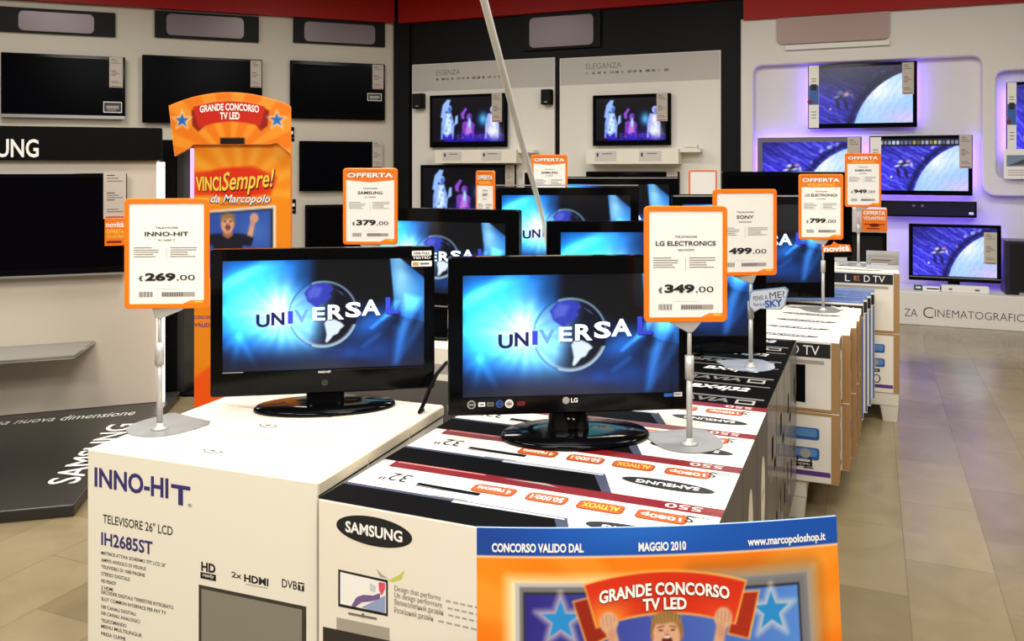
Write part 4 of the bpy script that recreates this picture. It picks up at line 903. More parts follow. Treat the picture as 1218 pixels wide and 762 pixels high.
fw = row_wall(SU[0], 0); f = frame((-SW/2, -ST/2+.0015, -ZB), (1, 0, 0), (0, 0, 1)); m = M()
a, z = fw.uv(444, 632); m.oval(f, a, z, .100, .033, INK, 1, 40, .0); m.text(f, 'SAMSUNG', a, z, WHITEINK, w=.15, h=.026, bold=.03, layer=2)
def q4(pts, mt, layer=1): m.poly(f, [fw.uv(*p) for p in pts], mt, layer)
q4([(402, 677), (461, 690), (461, 733), (402, 721)], INK); q4([(404.5, 680), (459, 692.5), (459, 729), (404.5, 718)], PAPER, 2)
q4([(418, 720), (424, 710), (432, 707), (444, 708), (452, 705), (452, 712), (440, 715), (430, 716), (422, 722)], mat('violet_smoke_print', (120, 92, 140), .5), 3)
q4([(440, 693), (447, 697), (446, 704), (440, 702)], mat('pale_smoke_print', (200, 206, 212), .5), 3); q4([(450, 692), (458, 693), (458, 700), (454, 708), (451, 702)], mat('rose_smoke_print', (226, 80, 96), .5), 3)
q4([(430, 722), (446, 714), (458, 708), (458, 728), (444, 726)], mat('blue_smoke_print', (150, 164, 200), .5), 3)
q4([(462, 690), (474, 684), (481, 678), (477, 689), (466, 692)], mat('lime_print', (206, 204, 90), .5)); q4([(447, 676), (455, 684), (462, 688), (452, 686)], PALEINK)
q4([(430, 729), (433, 730), (433, 735), (430, 734)], GREYINK); q4([(414, 728), (448, 734.5), (448, 737), (414, 730.5)], GREYINK, 2)
q4([(400, 734), (463, 747), (463, 790), (400, 777)], mat('stone_print', (168, 160, 144), .6)); q4([(384, 745), (700, 812), (700, 880), (384, 805)], mat('dark_band_print', (46, 40, 36), .4), 2)
for i, (s, x1) in enumerate([('Design that performs', 524), ('Un design performant', 526), ('Великолепный дизайн', 527), ('Розкішний дизайн', 515)]):
    y = 706+i*8.2; a0, z0 = fw.uv(469, y-5); a1, z1 = fw.uv(x1, y+5); zc = fw.uv((469+x1)/2, y)[1]
    m.text(f, s, (a0+a1)/2, zc, GREYINK, w=a1-a0, h=.016, bold=-.004)
    a2, z2 = fw.uv(x1+6, y+6); a3, z3 = fw.uv(600, y+14)
    for j in range(8): m.rect(f, a2+(a3-a2)*j/8, a2+(a3-a2)*(j+.7)/8, zc-.004, zc, PALEINK)
obj('front_print', m, sb)
# --- black boxes behind
BU = [SU[3]+.296+i*.299 for i in range(4)]
def black_print(r, b, w, t, h):
    m = M(); f = frame((-w/2, -t/2, h), (1, 0, 0), (0, 1, 0))
    m.rect(f, .01, w-.02, t*.30, t*.36, GREYINK); m.rect(f, .01, w-.02, t*.9, t*.94, GREYINK)
    m.text(f, 'BX4|32', w*.79, t*.70, WHITEINK, w=.21, h=.065, bold=.035, shear=.3); m.text(f, 'BRAVIA', w*.72, t*.17, GREYINK, w=.24, h=.05, bold=.03, shear=.2)
    m.rect(f, w*.88, w*.95, t*.08, t*.26, PALEINK); m.rect(f, w*.89, w*.94, t*.12, t*.22, BLACKB, 2)
    obj('top_print', m, b)
    m = M(); f = frame((w/2-.0015, -t/2, 0), (0, 1, 0), (0, 0, 1)); rg = random.Random(5)
    for k in range(6): y0 = t*rg.random()*.8; z0 = h*rg.random()*.9; m.rect(f, y0, y0+.02+.04*rg.random(), z0, z0+.03+.05*rg.random(), PALEINK if k % 2 else BLACKB)
    m.oval(f, t*.5, h*.3, .018, .05, INK, 2, 20); m.text(f, 'SONY', t*.5, h*.6, PALEINK, w=.12, h=.03, bold=.03, layer=2)
    obj('side_print', m, b)
bb = carton('television_box', 'nearest black television box, directly behind the red striped boxes', BU[0], 0, SW-.004, .296, ZB, SH, (BLACKB, WRAP, BLACKB), 'black shrink wrapped television boxes', black_print)
for u0, lab in zip(BU[1:], ['second black television box, under the foot of the 499,00 card', 'third black television box, behind the foot of the 499,00 card', 'farthest black television box, touching the white boxes with black bands']):
    dup(bb, at(u0, 0, SW-.004, .296, ZB), lab)
# --- white boxes with black band, two tiers
def band_print(size, tv=True):
    def p(r, b, w, t, h):
        m = M(); f = frame((-w/2, -t/2+.0015, 0), (1, 0, 0), (0, 0, 1)); m.rect(f, w-.036, w-.002, .004, h-.004, BROWN); m.rect(f, .002, w-.036, .002, .014, BROWN); x = w-.036
        m.rect(f, .0, x-.003, h-.075, h-.012, INK); m.text(f, 'TV', x-.085, h-.043, WHITEINK, w=.07, h=.042, bold=.0, layer=2); m.text(f, 'D', x-.155, h-.043, WHITEINK, w=.035, h=.042, layer=2); m.text(f, 'E', x-.215, h-.043, mat('rainbow_ink', (190, 120, 60), .5), w=.035, h=.03, bold=.02, layer=2); m.text(f, 'L', x-.27, h-.043, WHITEINK, w=.03, h=.042, layer=2)
        m.rect(f, x-.42, x-.03, h-.105, h-.088, PALEINK); m.poly(f, [(x-.32, h*.62), (x-.11, h*.66), (x-.11, h*.12), (x-.32, h*.15)], SATIN); m.rect(f, x-.24, x-.15, h*.07, h*.12, INK)
        obj('front_print', m, b)
        m = M(); f = frame((-w/2, -t/2, h), (1, 0, 0), (0, 1, 0)); m.oval(f, w-.24, t*.5, .15, .028, INK, 1, 32, -.04); m.text(f, 'SAMSUNG', w-.24, t*.5, WHITEINK, w=.2, h=.02, turn=True, bold=.03, layer=2); m.rect(f, w-.80, w-.60, t*.62, t*.74, NAVYINK); obj('top_print', m, b)
    return p
def badge_print(size):
    def p(r, b, w, t, h):
        m = M(); f = frame((-w/2, -t/2+.0015, 0), (1, 0, 0), (0, 0, 1)); m.rect(f, w-.036, w-.002, .004, h-.004, BROWN); m.rect(f, .002, w-.036, h-.016, h-.003, BROWN); x = w-.036
        m.rect(f, 0, x-.003, .03, .052, PURPLEINK)
        for z in (h-.10, h-.19): m.poly(f, rrect(.13, .055, .012, x-.115, z, 3), BLUEINK); m.poly(f, rrect(.11, .035, .01, x-.115, z+.004, 3), mat('pale_blue_ink', (92, 140, 196), .4), 2); m.poly(f, rrect(.13, .055, .012, x-.27, z, 3), BLUEINK)
        m.oval(f, x-.11, h-.19, .024, .022, PALEINK, 3, 20)
        m.rect(f, x-.165, x-.08, h-.25, h-.228, INK); m.text(f, 'HDMI', x-.122, h-.239, WHITEINK, w=.06, h=.01, layer=2); m.rect(f, x-.22, x-.18, h-.25, h-.228, INK)
        m.text(f, size, x-.125, .088, INK, w=.10, h=.055, bold=-.015)
        obj('front_print', m, b)
    return p
GC = 'white television boxes with black bands in two tiers'
CU = [2.41+i*.212 for i in range(5)]; CVR = [1.064, 1.104, 1.128, 1.14, 1.146]; CW = .95; ch = (.82-ZB)/2
def side_brown(r, b, w, t, h):
    m = M(); f = frame((w/2-.0015, -t/2, 0), (0, 1, 0), (0, 0, 1)); m.oval(f, t*.5, h*.55, .03, h*.33, PAPER, 1, 24); m.rect(f, t*.3, t*.7, h*.06, h*.14, YELLOW); m.rect(f, t*.42, t*.58, h*.4, h*.7, GREYINK, 2); obj('side_print', m, b)
def both(a, c): return lambda *k: (a(*k), c(*k))
lowb = carton('television_box', 'lower white television box with blue badges, right beside the black boxes', CU[0], CVR[0]-CW, CW, .208, ZB, ch-.001, (WHITEB, BROWN, BROWN), GC, both(badge_print('32'), side_brown))
upb = carton('television_box', 'upper white television box with black band, right behind the black boxes', CU[0], CVR[0]-CW, CW, .208, ZB+ch, ch, (WHITEB, BROWN, WHITEB), GC, both(band_print('32'), side_brown))
nth = ['second', 'third', 'fourth', 'fifth']
for i in range(1, 5):
    dup(upb, at(CU[i], CVR[i]-CW, CW, .208, ZB+ch), '%s upper white television box with black band, counted away from the black boxes' % nth[i-1])
    dup(lowb, at(CU[i], CVR[i]-CW, CW, .208, ZB), '%s lower white television box with blue badges, counted away from the black boxes' % nth[i-1])
# --- blue topped thin boxes
def blue_print(r, b, w, t, h):
    m = M(); f = frame((-w/2, -t/2+.0015, 0), (1, 0, 0), (0, 0, 1)); m.rect(f, 0, w-.003, h-.075, h-.012, INK); m.text(f, 'TV', w-.085, h-.043, WHITEINK, w=.07, h=.042, layer=2); m.text(f, 'D', w-.155, h-.043, WHITEINK, w=.035, h=.042, layer=2); m.rect(f, w-.012, w-.003, .01, h-.08, BLUEB)
    obj('front_print', m, b)
    m = M(); f = frame((-w/2, -t/2, h), (1, 0, 0), (0, 1, 0)); m.rect(f, .02, w-.02, t*.42, t*.54, mat('light_blue_ink', (150, 180, 224), .3)); obj('top_print', m, b)
BUU = [3.52+i*.165 for i in range(4)]; BVR = [1.155, 1.175, 1.195, 1.215]; BW = 1.0
bl = carton('television_box', 'nearest blue topped television box, directly behind the white boxes with ovals', BUU[0], BVR[0]-BW, BW, .16, ZB, .838-ZB, (WHITEB, WHITEB, BLUEB), 'thin blue topped television boxes', blue_print)
for i, lab in enumerate(['second blue topped television box, counted from the white boxes with ovals', 'third blue topped television box, counted from the white boxes with ovals', 'farthest blue topped television box, touching the tall white boxes at the row end']):
    dup(bl, at(BUU[i+1], BVR[i+1]-BW, BW, .16, ZB), lab)
# --- end stack of larger boxes
DU = [4.22+i*.212 for i in range(3)]; DW, DVR = 1.05, 1.36; dh = (.94-ZB)/2
GD = 'larger white television boxes at the end of the row'
lowd = carton('television_box', 'lower front box of the tall white stack at the row end', DU[0], DVR-DW, DW, .208, ZB, dh-.001, (WHITEB, BROWN, BROWN), GD, both(badge_print('40'), side_brown))
upd = carton('television_box', 'upper front box of the tall white stack at the row end', DU[0], DVR-DW, DW, .208, ZB+dh, dh, (WHITEB, BROWN, WHITEB), GD, both(band_print('40'), side_brown))
for i in (1, 2):
    wd_ = ['middle', 'back'][i-1]
    dup(upd, at(DU[i], DVR-DW, DW, .208, ZB+dh), 'upper %s box of the tall white stack at the row end' % wd_); dup(lowd, at(DU[i], DVR-DW, DW, .208, ZB), 'lower %s box of the tall white stack at the row end' % wd_)
# --- low stacks of the left row further in
GA = 'plain two toned television boxes further along the left row'
def two_tone(r, b, w, t, h):
    m = M(); f = frame((-w/2, -t/2+.0015, 0), (1, 0, 0), (0, 0, 1)); m.rect(f, .002, w-.002, .01, h*.80, mat('slate_print', (92, 88, 88), .4)); m.rect(f, w*.1, w*.9, h*.84, h*.9, PALEINK); obj('front_print', m, b)
AU = [1.46+i*.26 for i in range(4)]
ab = carton('television_box', 'two toned television box seen between the two near televisions', AU[0], -.98, .80, .256, ZB, .86-ZB, (IVORY, DARKSIDE, IVORY), GA, two_tone)
dup(ab, at(AU[1], -.98, .80, .256, ZB), 'second two toned box, under the television behind the near pair')
dup(ab, at(AU[2], -.98, .80, .256, ZB), 'third two toned box, behind the television with the 379,00 card')
dup(ab, at(AU[3], -.98, .80, .256, ZB), 'fourth two toned box, under the small turned offer card')
for i, lab in enumerate(['two toned box under the television with the white rimmed screen', 'two toned box just behind the white rimmed television', 'two toned box under the foot of the middle offer card', 'two toned box under the farthest television of the left row']):
    dup(ab, at(2.55+i*.26, -.74, .80, .256, ZB), lab)
dup(ab, at(5.28, -.5, .80, .256, ZB), 'two toned box carrying the card turned to show its blank back')
plinth('white plinth under the red striped and black boxes', SU[0], 2.36, 0, SW, inset=.03)
plinth('white plinth under the white boxes with black bands', 2.41, 3.47, .13, .94, inset=.02)
plinth('white plinth under the blue topped boxes', 3.52, 4.18, .22, 1.12, inset=.02)
plinth('white footed plinth under the tall white stack at the row end', 4.22, 4.86, DVR-DW, DVR, inset=.006)
plinth('white plinth under the two toned boxes behind the near televisions', 1.46, 2.5, -.98, -.18, inset=.03)
plinth('white plinth under the far two toned boxes', 2.55, 3.59, -.74, .06, inset=.03)
plinth('white plinth under the single far two toned box', 5.28, 5.54, -.5, .3, inset=.01)

# ================================================================ televisions on the boxes
GT = 'lit televisions standing on the boxes'
def shown(label, px, d, deg, zt, scr, pic=GLOBE, res=1, base=(.2, .1), mt=None, rim=None, group=GT, letters=True, bx=0.0):
    x0, y0, x1, y1 = px; cx, cy, wd, zb, z1 = fit(x0, x1, y0, y1, d, math.radians(deg)); k = wd/(x1-x0); gap = zb-zt-.0005
    return tv_set(label, wd, z1-zb, (cx, cy, zt+.0005), math.radians(deg), gap, (scr[0]-x0)*k, (x1-scr[2])*k, (scr[1]-y0)*k, (y1-scr[3])*k, pic, group, mt, 'oval', res, (), .07, base, letters, rim, None, bx), k, wd, gap, z1-zb
t1, k, wd, gap, hh = shown('near left television with glossy oval stand on the ivory boxes', (250, 295, 517, 467.5), 2.62, 9.4, .86, (264, 309, 504, 438.5), base=(.215, .105), rim=None)
f = front(-.0002); m = M(); zb_ = gap
m.text(f, 'INNO-HIT', 0, zb_+26*k, WHITEINK, w=15*k, h=2.6*k, bold=.03); m.oval(f, 0, zb_+13*k, 4*k, 4*k, mat('dark_grey_ink', (34, 33, 34), .3), 1, 20)
obj('logo', m, t1)
m = M(); x = wd/2; zt_ = gap+hh
m.poly(f, rrect(24*k, 6*k, .002, x-16*k, zt_-8*k, 2), PAPER); m.text(f, '100% FULL', x-16*k, zt_-8*k, INK, w=20*k, h=3*k, bold=.02, layer=2); m.text(f, 'TESTED', x-16*k, zt_-13.5*k, WHITEINK, w=22*k, h=3*k, bold=.02)
m.poly(f, rrect(25*k, 7*k, .002, x-16*k, zt_-21*k, 2), PAPER); m.rect(f, x-27*k, x-20*k, zt_-23*k, zt_-19*k, mat('gold_ink', (206, 160, 90), .4), 2); m.rect(f, x-18*k, x-7*k, zt_-22*k, zt_-20*k, GREYINK, 2)
obj('stickers', m, t1)
m = M(); m.box(-wd/2+14*k, -wd/2+38*k, -.0012, -.0002, gap+28.5*k, gap+29.6*k, SILVER); m.box(wd/2-120*k, wd/2-14*k, -.0012, -.0002, gap+27.5*k, gap+28*k, mat('dark_grey_ink', (34, 33, 34), .3)); obj('trim_line', m, t1)
t2, k, wd, gap, hh = shown('near right television with a round badge, standing on red striped boxes', (533, 304.5, 819, 491), 2.43, 6.0, .832, (550, 326, 808, 470.5), base=(.215, .135), bx=.02)
m = M()
m.oval(f, -5*k, gap+15*k, 4.2*k, 4.2*k, PALEINK, 1, 24); m.text(f, 'LG', 5*k, gap+15*k, WHITEINK, w=8*k, h=5.4*k, bold=.03); obj('logo', m, t2)
m = M()
for i, (px_, w_, mt_) in enumerate([(560, 10, PALEINK), (572, 8, PAPER), (582, 8, GREYINK), (593, 9, BLUEINK), (604, 10, PAPER), (618, 9, REDINK)]):
    x = -wd/2+(px_-533)*k; z = gap+13*k
    if i in (0, 3, 4): m.oval(f, x, z, w_*.5*k, w_*.5*k, mt_, 1, 20); m.oval(f, x, z, w_*.36*k, w_*.36*k, INK if i != 4 else TAGP, 2, 20); m.rect(f, x-w_*.3*k, x+w_*.3*k, z-.8*k, z+.8*k, mt_ if i != 4 else GREYINK, 3)
    else: m.poly(f, rrect(w_*k, 5*k, .001, x, z, 2), mt_); m.rect(f, x-w_*.3*k, x+w_*.3*k, z-.6*k, z+.6*k, INK, 2)
m.rect(f, wd/2-30*k, wd/2-19*k, gap+16*k, gap+20*k, BLUEINK); m.rect(f, wd/2-18*k, wd/2-8*k, gap+16*k, gap+21*k, PAPER); m.rect(f, wd/2-17*k, wd/2-10*k, gap+18*k, gap+19*k, INK, 2)
obj('stickers', m, t2)
m = M(); m.lathe([(.048, .016), (.044, .03), (.046, gap-.001)], BLK, .01, .05, 24); obj('round_post', m, t2)
shown('television behind the near pair, its picture cut off by them, turned to the left', (430, 248, 617, 370), 3.75, -22, .86, (444, 262, 602, 351), res=2, rim=(.02, .025))
shown('television with a thin silver rim and the white cable hanging in front', (589, 223, 760, 330), 4.6, 0, .86, (597, 232, 750, 318), res=2, rim=(.492, .498))
t5, k, wd, gap, hh = shown('television directly behind the near right one, beside the 499,00 card', (650, 263, 912, 421), 3.50, 1, .832, (667, 276, 896, 400), res=2, base=(.2, .06))
shown('television behind the 499,00 card and in front of the blue topped boxes', (800, 231, 993, 354), 4.88, 0, .822, (812, 243, 980, 336), res=2, rim=(.575, .583), base=(.22, .06))
shown('dark television on the tall white stack behind the 799,00 card', (859, 204, 1014, 306), 6.05, 0, .942, (866, 210, 1007, 296), pic=None, base=(.22, .08), group='dark televisions on the boxes')
shown('farthest television of the left row, its top edge and screen corner in view', (640, 210, 807, 318), 5.3, 0, .86, (648, 219, 796, 300), res=2, rim=(.55, .556))

# ================================================================ price cards
price_card('orange framed card reading 269,00 on the ivory boxes', (190, 511), .86, (148, 236, 249, 367), None, 'INNO-HIT', 'IH 2685 T', '269,00', math.radians(3), plate=math.radians(-32))
price_card('orange framed card reading 379,00 behind the near left television', (441, 398), .86, (408, 200, 473, 291), 'OFFERTA', 'SAMSUNG', 'LE 19B450', '379,00', math.radians(-2), d=3.62)
price_card('orange offer card above the middle televisions, right of the white cable', (653, 352), .86, (632, 184, 675, 250), 'OFFERTA', 'SAMSUNG', 'LE 32B530', '449,00', 0, d=5.02)
price_card('small sharply turned offer card in front of the lower stage picture', (577, 370), .86, (566, 203, 588, 292), 'VOLANTINO', 'SONY', 'KDL 32', '599,00', math.radians(-50), d=4.28)
price_card('orange framed card reading 349,00 on the red striped boxes', (820, 529), .8315, (766, 245, 865, 383), None, 'LG ELECTRONICS', '26LH2000', '349,00', math.radians(2), plate=math.radians(14))
price_card('orange framed card reading 499,00 on the black boxes', (893, 437), .831, (848, 225, 924, 328), None, 'SONY', 'BRAVIA KDL-32BX400', '499,00', math.radians(8), plate=math.radians(10), plate_mat=mat('clear_pale_plate', (170, 176, 190), .15))
price_card('orange offer card reading 799,00 on the white boxes with ovals', (979, 369.5), .821, (950, 207, 1003, 285), 'VOLANTINO', 'LG ELECTRONICS', '37LH3000', '799,00', math.radians(-3), plate=0)
price_card('orange offer card reading 949,00 on the tall white stack', (1021, 316), .941, (1005, 182, 1048, 246), 'VOLANTINO', 'SAMSUNG', 'LE 40C650', '949,00', math.radians(-4), plate=0, plate_mat=mat('clear_pale_plate', (170, 176, 190), .15))
root = price_card('coral framed card showing its blank white back', (836, 300), .86, (819, 202, 853, 250), None, 'TV', 'TV', '0,00', 0, d=6.75, back=True)

def placard(name, label, cat, pts, d, txt, mt, edge=None, off=.02):
    cx = sum(p[0] for p in pts)/len(pts); p0 = at_d(cx, max(p[1] for p in pts), d)
    r = thing(name, label, cat, tuple(p0)); q = [((at_d(x, y, d)-p0).x, (at_d(x, y, d)-p0).z) for x, y in pts]
    m = M(); m.prism(q, -.002, .002, edge or mt); b = obj('plate', m, r)
    gx, gz = sum(a for a, _ in q)/len(q), sum(c for _, c in q)/len(q)
    m = M(); f = front(-.002); m.poly(f, [(gx+(a-gx)*.93, gz+(c-gz)*.9) for a, c in q], mt, 1)
    for t, x, y, w, h, mm, bd, ang in txt:
        c = at_d(x, y, d)-p0; k = d/F; ca, sa = math.cos(ang), math.sin(ang)
        ff = frame((c.x, -.002, c.z), (ca, 0, sa), (-sa, 0, ca)); m.text(ff, t, 0, 0, mm, w=w*k, h=h*k, bold=bd, layer=2)
    obj('print', m, b)
    m = M(); m.tube([(gx-(gx-q[0][0])*.8, .003, gz), (gx-(gx-q[0][0])*.8, .02, gz)], .006, WHITEP); obj('clip', m, r); return r
kk = at_z(893, 437, .83).y
placard('sky_placard', 'pale speech bubble placard clipped to the pole of the 499,00 card', 'placard', [(892, 347), (896, 345), (934, 341), (938, 344), (934, 363), (929, 368), (904, 367), (897, 371), (893, 367), (890, 364)], kk-.035,
        [('PENSI A', 904, 354, 17, 5.5, INK, .0, .12), ('ME?', 924, 350.5, 18, 8, INK, .0, .12), ('Passa da noi', 903, 361.5, 14, 4, NAVYINK, .0, .05), ('SKY', 920, 360.5, 21, 9, BLUEINK, .04, .1)], mat('pale_blue_plate', (206, 214, 226), .35), mat('steel_blue_plate', (130, 152, 186), .35)).name = 'speech_placard'
kk = at_z(979, 369.5, .82).y
placard('novelty_tag', 'small orange novità tag under the 799,00 card', 'tag', [(977, 293), (989, 291), (992, 287), (997, 290), (1011, 291), (1013, 299), (978, 300)], kk-.04, [('novità', 995, 295.5, 31, 7, WHITEINK, .04, .03)], mat('orange_plate', (240, 116, 30), .4))
# cabinet, tag and papers behind the tall white stack
pt = at_d(1034, 300, 6.9)
r = thing('column_speaker', 'black column speaker with pale top behind the 949,00 card', 'speaker', (pt.x, 6.95, 0), -TH)
hw = 22*6.9/F
m = M(); m.box(-hw, hw, 0, .2, .03, HC-(277-HY)*6.9/F, SATIN); b = obj('cabinet', m, r, bevel=.006)
m = M(); m.box(-hw, hw, -.012, .205, HC-(277-HY)*6.9/F+.001, HC-(248-HY)*6.9/F, mat('pale_cap', (206, 200, 206), .4)); obj('top_panel', m, r, bevel=.004)
m = M(); m.box(-hw*1.1, hw*1.1, -.05, .25, 0, .03, SILVER); obj('base', m, r)
m = M(); m.box(-hw*.8, hw*.8, -.008, -.0005, .2, HC-(281-HY)*6.9/F, mat('speaker_cloth', (12, 12, 13), .9)); obj('grille', m, r)
p = at_d(1040, 275, 6.75)
r = thing('offer_tag', 'orange offer tag fixed to the black column speaker', 'tag', tuple(p), -TH); w_, h_ = 14*6.75/F, 26*6.75/F
m = M(); m.box(-w_, w_, -.003, .06, 0, h_, ORANGE); b = obj('card', m, r)
m = M(); f = front(-.003); m.text(f, 'OFFERTA', 0, h_*.84, WHITEINK, w=w_*1.7, h=h_*.18, bold=.03); m.text(f, 'VOLANTINO', 0, h_*.60, WHITEINK, w=w_*1.7, h=h_*.16, bold=.02); m.rect(f, -w_*.8, w_*.8, h_*.3, h_*.34, REDINK); m.oval(f, 0, h_*.28, w_*.4, h_*.08, REDINK, 1); m.rect(f, -w_*.6, w_*.4, h_*.1, h_*.15, REDINK); obj('print', m, b)
d = 5.62; p = at_d(1050, 312, d)
r = thing('leaflet_holder', 'clear leaflet holder with grey brochures on the tall white stack', 'leaflet holder', (p.x, d, .9405), -TH)
m = M(); m.box(-.10, .10, .03, .035, 0, .115, mat('pale_acrylic', (190, 190, 200), .15)); m.box(-.10, .10, -.03, .035, 0, .006, mat('pale_acrylic', (190, 190, 200), .15)); m.box(-.10, .10, -.032, -.028, 0, .03, mat('pale_acrylic', (190, 190, 200), .15)); obj('stand', m, r)
for i, (lab, y0, hgt) in enumerate([('front grey brochure in the clear leaflet holder', -.022, .085), ('rear tall brochure in the clear leaflet holder', .006, .105)]):
    q = Matrix.Rotation(-TH, 4, 'Z') @ Vector((0, y0, .0065)); br = thing('brochure', lab, 'brochure', (p.x+q.x, d+q.y, .9405+.0065), -TH, 'brochures in the leaflet holder')
    m = M(); m.box(-.085, .085+.008*i, 0, .012, 0, hgt, mat('grey_brochure_%d' % i, [(150, 146, 140), (186, 182, 176)][i], .5)); b = obj('pages', m, br)
    m = M(); fr2 = front(0)
    for k_ in range(4): m.rect(fr2, -.07, .03+.01*k_, hgt*(.3+.15*k_), hgt*(.36+.15*k_), [PAPER, GREYINK, INK, PALEINK][k_])
    obj('print', m, b)

# ================================================================ cables
pts = [at_d(566, -40, 2.9), at_d(575, -2, 3.0), at_d(588, 47, 3.15), at_d(600, 92, 3.3), at_d(622, 175, 3.75), at_d(640, 238, 4.2), at_d(646, 262, 4.36), at_d(651, 300, 4.40), at_d(653, 366, 4.44)]
top = pts[0]+(pts[0]-pts[1]).normalized()*((4.2-pts[0].z)/((pts[0]-pts[1]).normalized().z)); e = pts[-1]; pts[-1] = Vector((e.x, e.y, .865))
m = M(); m.tube([tuple(top)]+[tuple(p) for p in pts], [.014]*5+[.013, .012, .009, .006, .006, .006][:len(pts)-4], WHITEP, 12)
o = obj('cable_duct', m); tag(o, 'slender white cable duct slanting down from the ceiling to the televisions', 'cable duct')
g = [at_d(538, 428, 2.75), at_d(530, 432, 2.72), at_d(520, 444, 2.66), at_d(511, 462, 2.6), at_d(505, 478, 2.58), at_z(499, 490, .866), at_z(503, 487, .866)]
m = M(); m.tube([tuple(p) for p in g], .006, SATIN, 8); o = obj('power_cable', m); tag(o, 'thin black cable hanging between the two near televisions', 'cable')

# ================================================================ contest board in front
bl_, br_ = at_d(567, 627, 1.43), at_d(994.5, 613.5, 1.475)
Wp = (Vector((br_.x, br_.y))-Vector((bl_.x, bl_.y))).length; ang = math.atan2(br_.y-bl_.y, br_.x-bl_.x); ztop = (bl_.z+br_.z)/2
skew = (br_.z-bl_.z)
lean = math.radians(6); Hp = .93
cxp, cyp = (bl_.x+br_.x)/2, (bl_.y+br_.y)/2
r = thing('contest_board', 'blue and orange contest board with a shouting man, standing in front of the boxes', 'advertising board', (cxp, cyp, 0), ang)
def bpt(s, t, off=0):
    """s across 0..1, t down from the top edge in widths"""
    x = (s-.5)*Wp; sag = .018*(4*s*(1-s)); z = ztop+skew*(s-.5)-t*Wp; y = -math.sin(lean)*(t*Wp)-.02*(4*s*(1-s))
    return (x, y-off, z)
T1 = .42; Tb = (ztop-.012)/Wp
A = 1.0/T1
c = Canvas(420, 176, A, (248, 126, 12)); X = lambda s: (s-.045*s*(1-s))*A; Y = lambda t: 1-t/T1
c.mix(c.gauss(X(.04), Y(.2), .25, .5)*.6, (252, 152, 34)); c.mix(c.gauss(X(.95), Y(.14), .3, .3)*.5, (252, 160, 40)); c.mix(c.gauss(X(.02), Y(.36), .2, .3)*.6, (236, 92, 8))
for a_, b_ in ((2.2, 2.5), (2.8, 3.0), (.35, .6), (.0, .2), (3.3, 3.5)): c.mix(c.poly([(X(.5), Y(.3)), (X(.5)+3*math.cos(a_), Y(.3)+3*math.sin(a_)), (X(.5)+3*math.cos(b_), Y(.3)+3*math.sin(b_))], .08)*.35, (255, 176, 70))
c.mix(c.poly([(X(.085), Y(.128)), (X(.925), Y(.128)), (X(.935), Y(.6)), (X(.085), Y(.6))], .10), (255, 244, 206))
c.mix(c.poly([(X(.105), Y(.140)), (X(.908), Y(.140)), (X(.918), Y(.6)), (X(.105), Y(.6))], .01), (196, 192, 186))
c.mix(c.poly([(X(.60), Y(.140)), (X(.908), Y(.140)), (X(.918), Y(.6)), (X(.60), Y(.6))], .3)*.9, (52, 60, 84)); c.mix(c.poly([(X(.118), Y(.150)), (X(.895), Y(.150)), (X(.905), Y(.6)), (X(.118), Y(.6))], .01), (120, 118, 120)); c.mix(c.poly([(X(.128), Y(.163)), (X(.886), Y(.163)), (X(.893), Y(.6)), (X(.128), Y(.6))], .01), (40, 44, 60))
s_ = c.poly([(X(.134), Y(.170)), (X(.88), Y(.170)), (X(.888), Y(.6)), (X(.134), Y(.6))], .008); bg = np.clip((c.x-X(.13))/(X(.75)), 0, 1)[..., None]
scr = np.array((44, 34, 132))*(1-bg)+np.array((84, 140, 222))*bg; c.c = c.c*(1-s_[..., None])+scr*s_[..., None]; c.mix(s_*c.gauss(X(.53), Y(.42), .3, .3)*.6, (70, 90, 180))
star(c, X(.23), Y(.235), .125, (36, 140, 212)); star(c, X(.805), Y(.232), .125, (36, 140, 212))
c.mix(c.poly([(X(.262), Y(.186)), (X(.31), Y(.176)), (X(.36), Y(.28)), (X(.30), Y(.305))], .012), (250, 190, 90)); c.mix(c.poly([(X(.266), Y(.189)), (X(.31), Y(.179)), (X(.355), Y(.277)), (X(.303), Y(.300))], .012), (150, 32, 14))
c.mix(c.poly([(X(.72), Y(.176)), (X(.775), Y(.176)), (X(.742), Y(.300)), (X(.68), Y(.283))], .012), (250, 190, 90)); c.mix(c.poly([(X(.72), Y(.18)), (X(.77), Y(.18)), (X(.738), Y(.296)), (X(.684), Y(.28))], .012), (170, 40, 16))
def arc(s0, s1, t0, tc, t1, n=12): return [(X(s0+(s1-s0)*i/n), Y((t0*(1-i/n)+t1*i/n)+(tc-(t0+t1)/2)*(1-(2*i/n-1)**2))) for i in range(n+1)]
band = arc(.293, .740, .142, .112, .148)+arc(.705, .325, .260, .224, .256)
c.mix(c.poly([(a, b) for a, b in band], .012), (252, 190, 90)); band2 = arc(.297, .735, .146, .116, .152)+arc(.701, .329, .255, .219, .251); bm = c.poly(band2, .012)
c.mix(bm, (214, 44, 18)); c.mix(bm*c.gauss(X(.36), Y(.24), .14, .12), (246, 150, 50)); c.mix(bm*c.gauss(X(.66), Y(.24), .16, .12)*.6, (240, 80, 30))
man(c, X(.517), Y(.280), .108*1/T1*.95)
c.mix((c.y > Y(.072))*1., (20, 82, 178)); c.mix((c.y > Y(.072))*c.gauss(X(.45), Y(.0), .5, .12)*.6, (44, 120, 214)); c.mix((c.y > Y(.072))*c.gauss(X(.02), Y(.04), .3, .2)*.5, (30, 52, 120)); c.mix(np.clip(1-np.abs(c.y-Y(.074))/.008, 0, 1), (252, 246, 232))
def fmap(off): 
    def g(Uu, Vv):
        s = Uu; t = T1*(1-Vv); x = (s-.5)*Wp; z = ztop+skew*(s-.5)-t*Wp; y = -math.sin(lean)*(t*Wp)-.02*(4*s*(1-s))-off
        return x, y, z
    return g
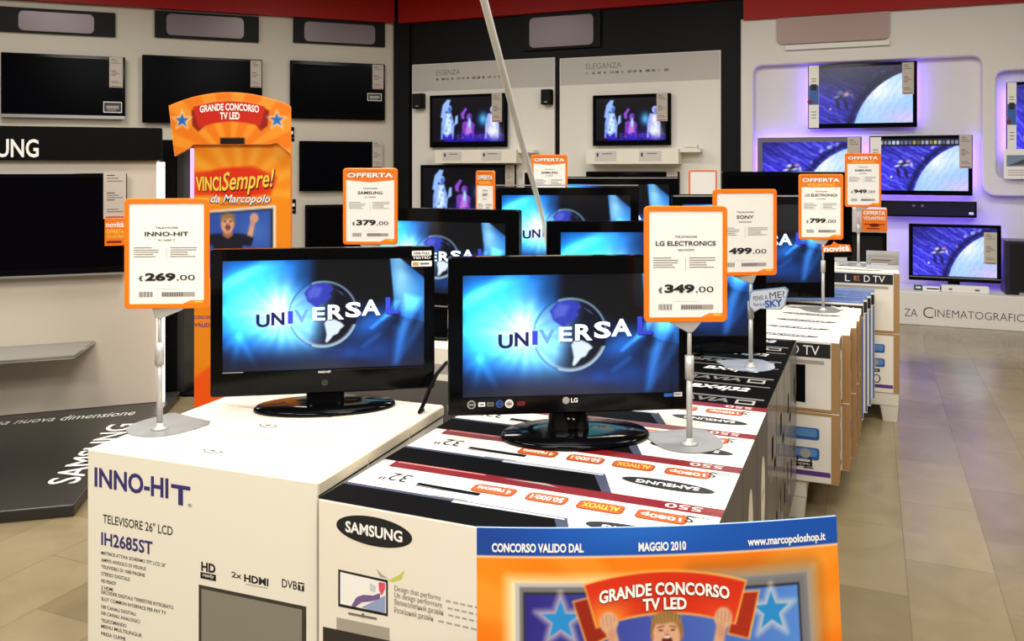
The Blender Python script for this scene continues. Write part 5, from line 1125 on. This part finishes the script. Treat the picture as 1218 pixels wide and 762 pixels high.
m = M(); n = 24
def sheet_loop(off): return [bpt(i/n, 0, off) for i in range(n+1)]+[bpt(1-i/n, Tb+skew*(.5-i/n)/Wp, off) for i in range(n+1)]
m.loft([sheet_loop(0), sheet_loop(-.004)], mat('pale_blue_edge', (150, 176, 214), .5)); panel = obj('panel', m, r)
m = M(); OC = mat('orange_cardboard', (244, 132, 20), .45); BC = mat('blue_footer_print', (24, 80, 170), .4)
for i in range(n):
    for ta, tb, mm in ((T1+.001, Tb-.10, OC), (Tb-.10, Tb-.03, BC)): m.add([bpt(i/n, tb, .0006), bpt((i+1)/n, tb, .0006), bpt((i+1)/n, ta, .0006), bpt(i/n, ta, .0006)], [(0, 1, 2, 3)], mm)
obj('lower_print', m, panel)
pr = c.mesh('print', fmap(.0006), PRINT, panel)
m = M(); f3 = lambda x, y, l=0: bpt(x, y, .0012+EPS*l)
def btxt(t, s0, s1, tc, h, mt, bold=.02, warp=None, layer=1, shear=0): m.text(lambda x, y, l: f3(x-.045*x*(1-x), -y, l), t, (s0+s1)/2, -tc, mt, w=s1-s0, h=h, bold=bold, warp=warp, layer=layer, shear=shear)
btxt('CONCORSO VALIDO DAL', .042, .295, .050, .0235, WHITEINK, .035); btxt('MAGGIO 2010', .445, .575, .050, .0235, WHITEINK, .035)
btxt('www.marcopoloshop.it', .745, .965, .052, .0285, WHITEINK, .03)
wq = lambda x: -x*x*.62
btxt('GRANDE CONCORSO', .335, .69, .160, .033, REDINK, .06, wq, 1); btxt('GRANDE CONCORSO', .335, .69, .158, .033, WHITEINK, .035, wq, 2)
btxt('TV LED', .453, .572, .198, .031, REDINK, .06, wq, 1); btxt('TV LED', .453, .572, .196, .031, WHITEINK, .035, wq, 2)
obj('lettering', m, panel)
m = M(); m.loft([[(x, y, .0) for x, y in ((-.05, .02), (.05, .02), (.05, .16), (-.05, .16))], [(x, y, .55) for x, y in ((-.05, .012), (.05, .012), (.05, .022), (-.05, .022))]], BROWN); obj('easel_foot', m, r)
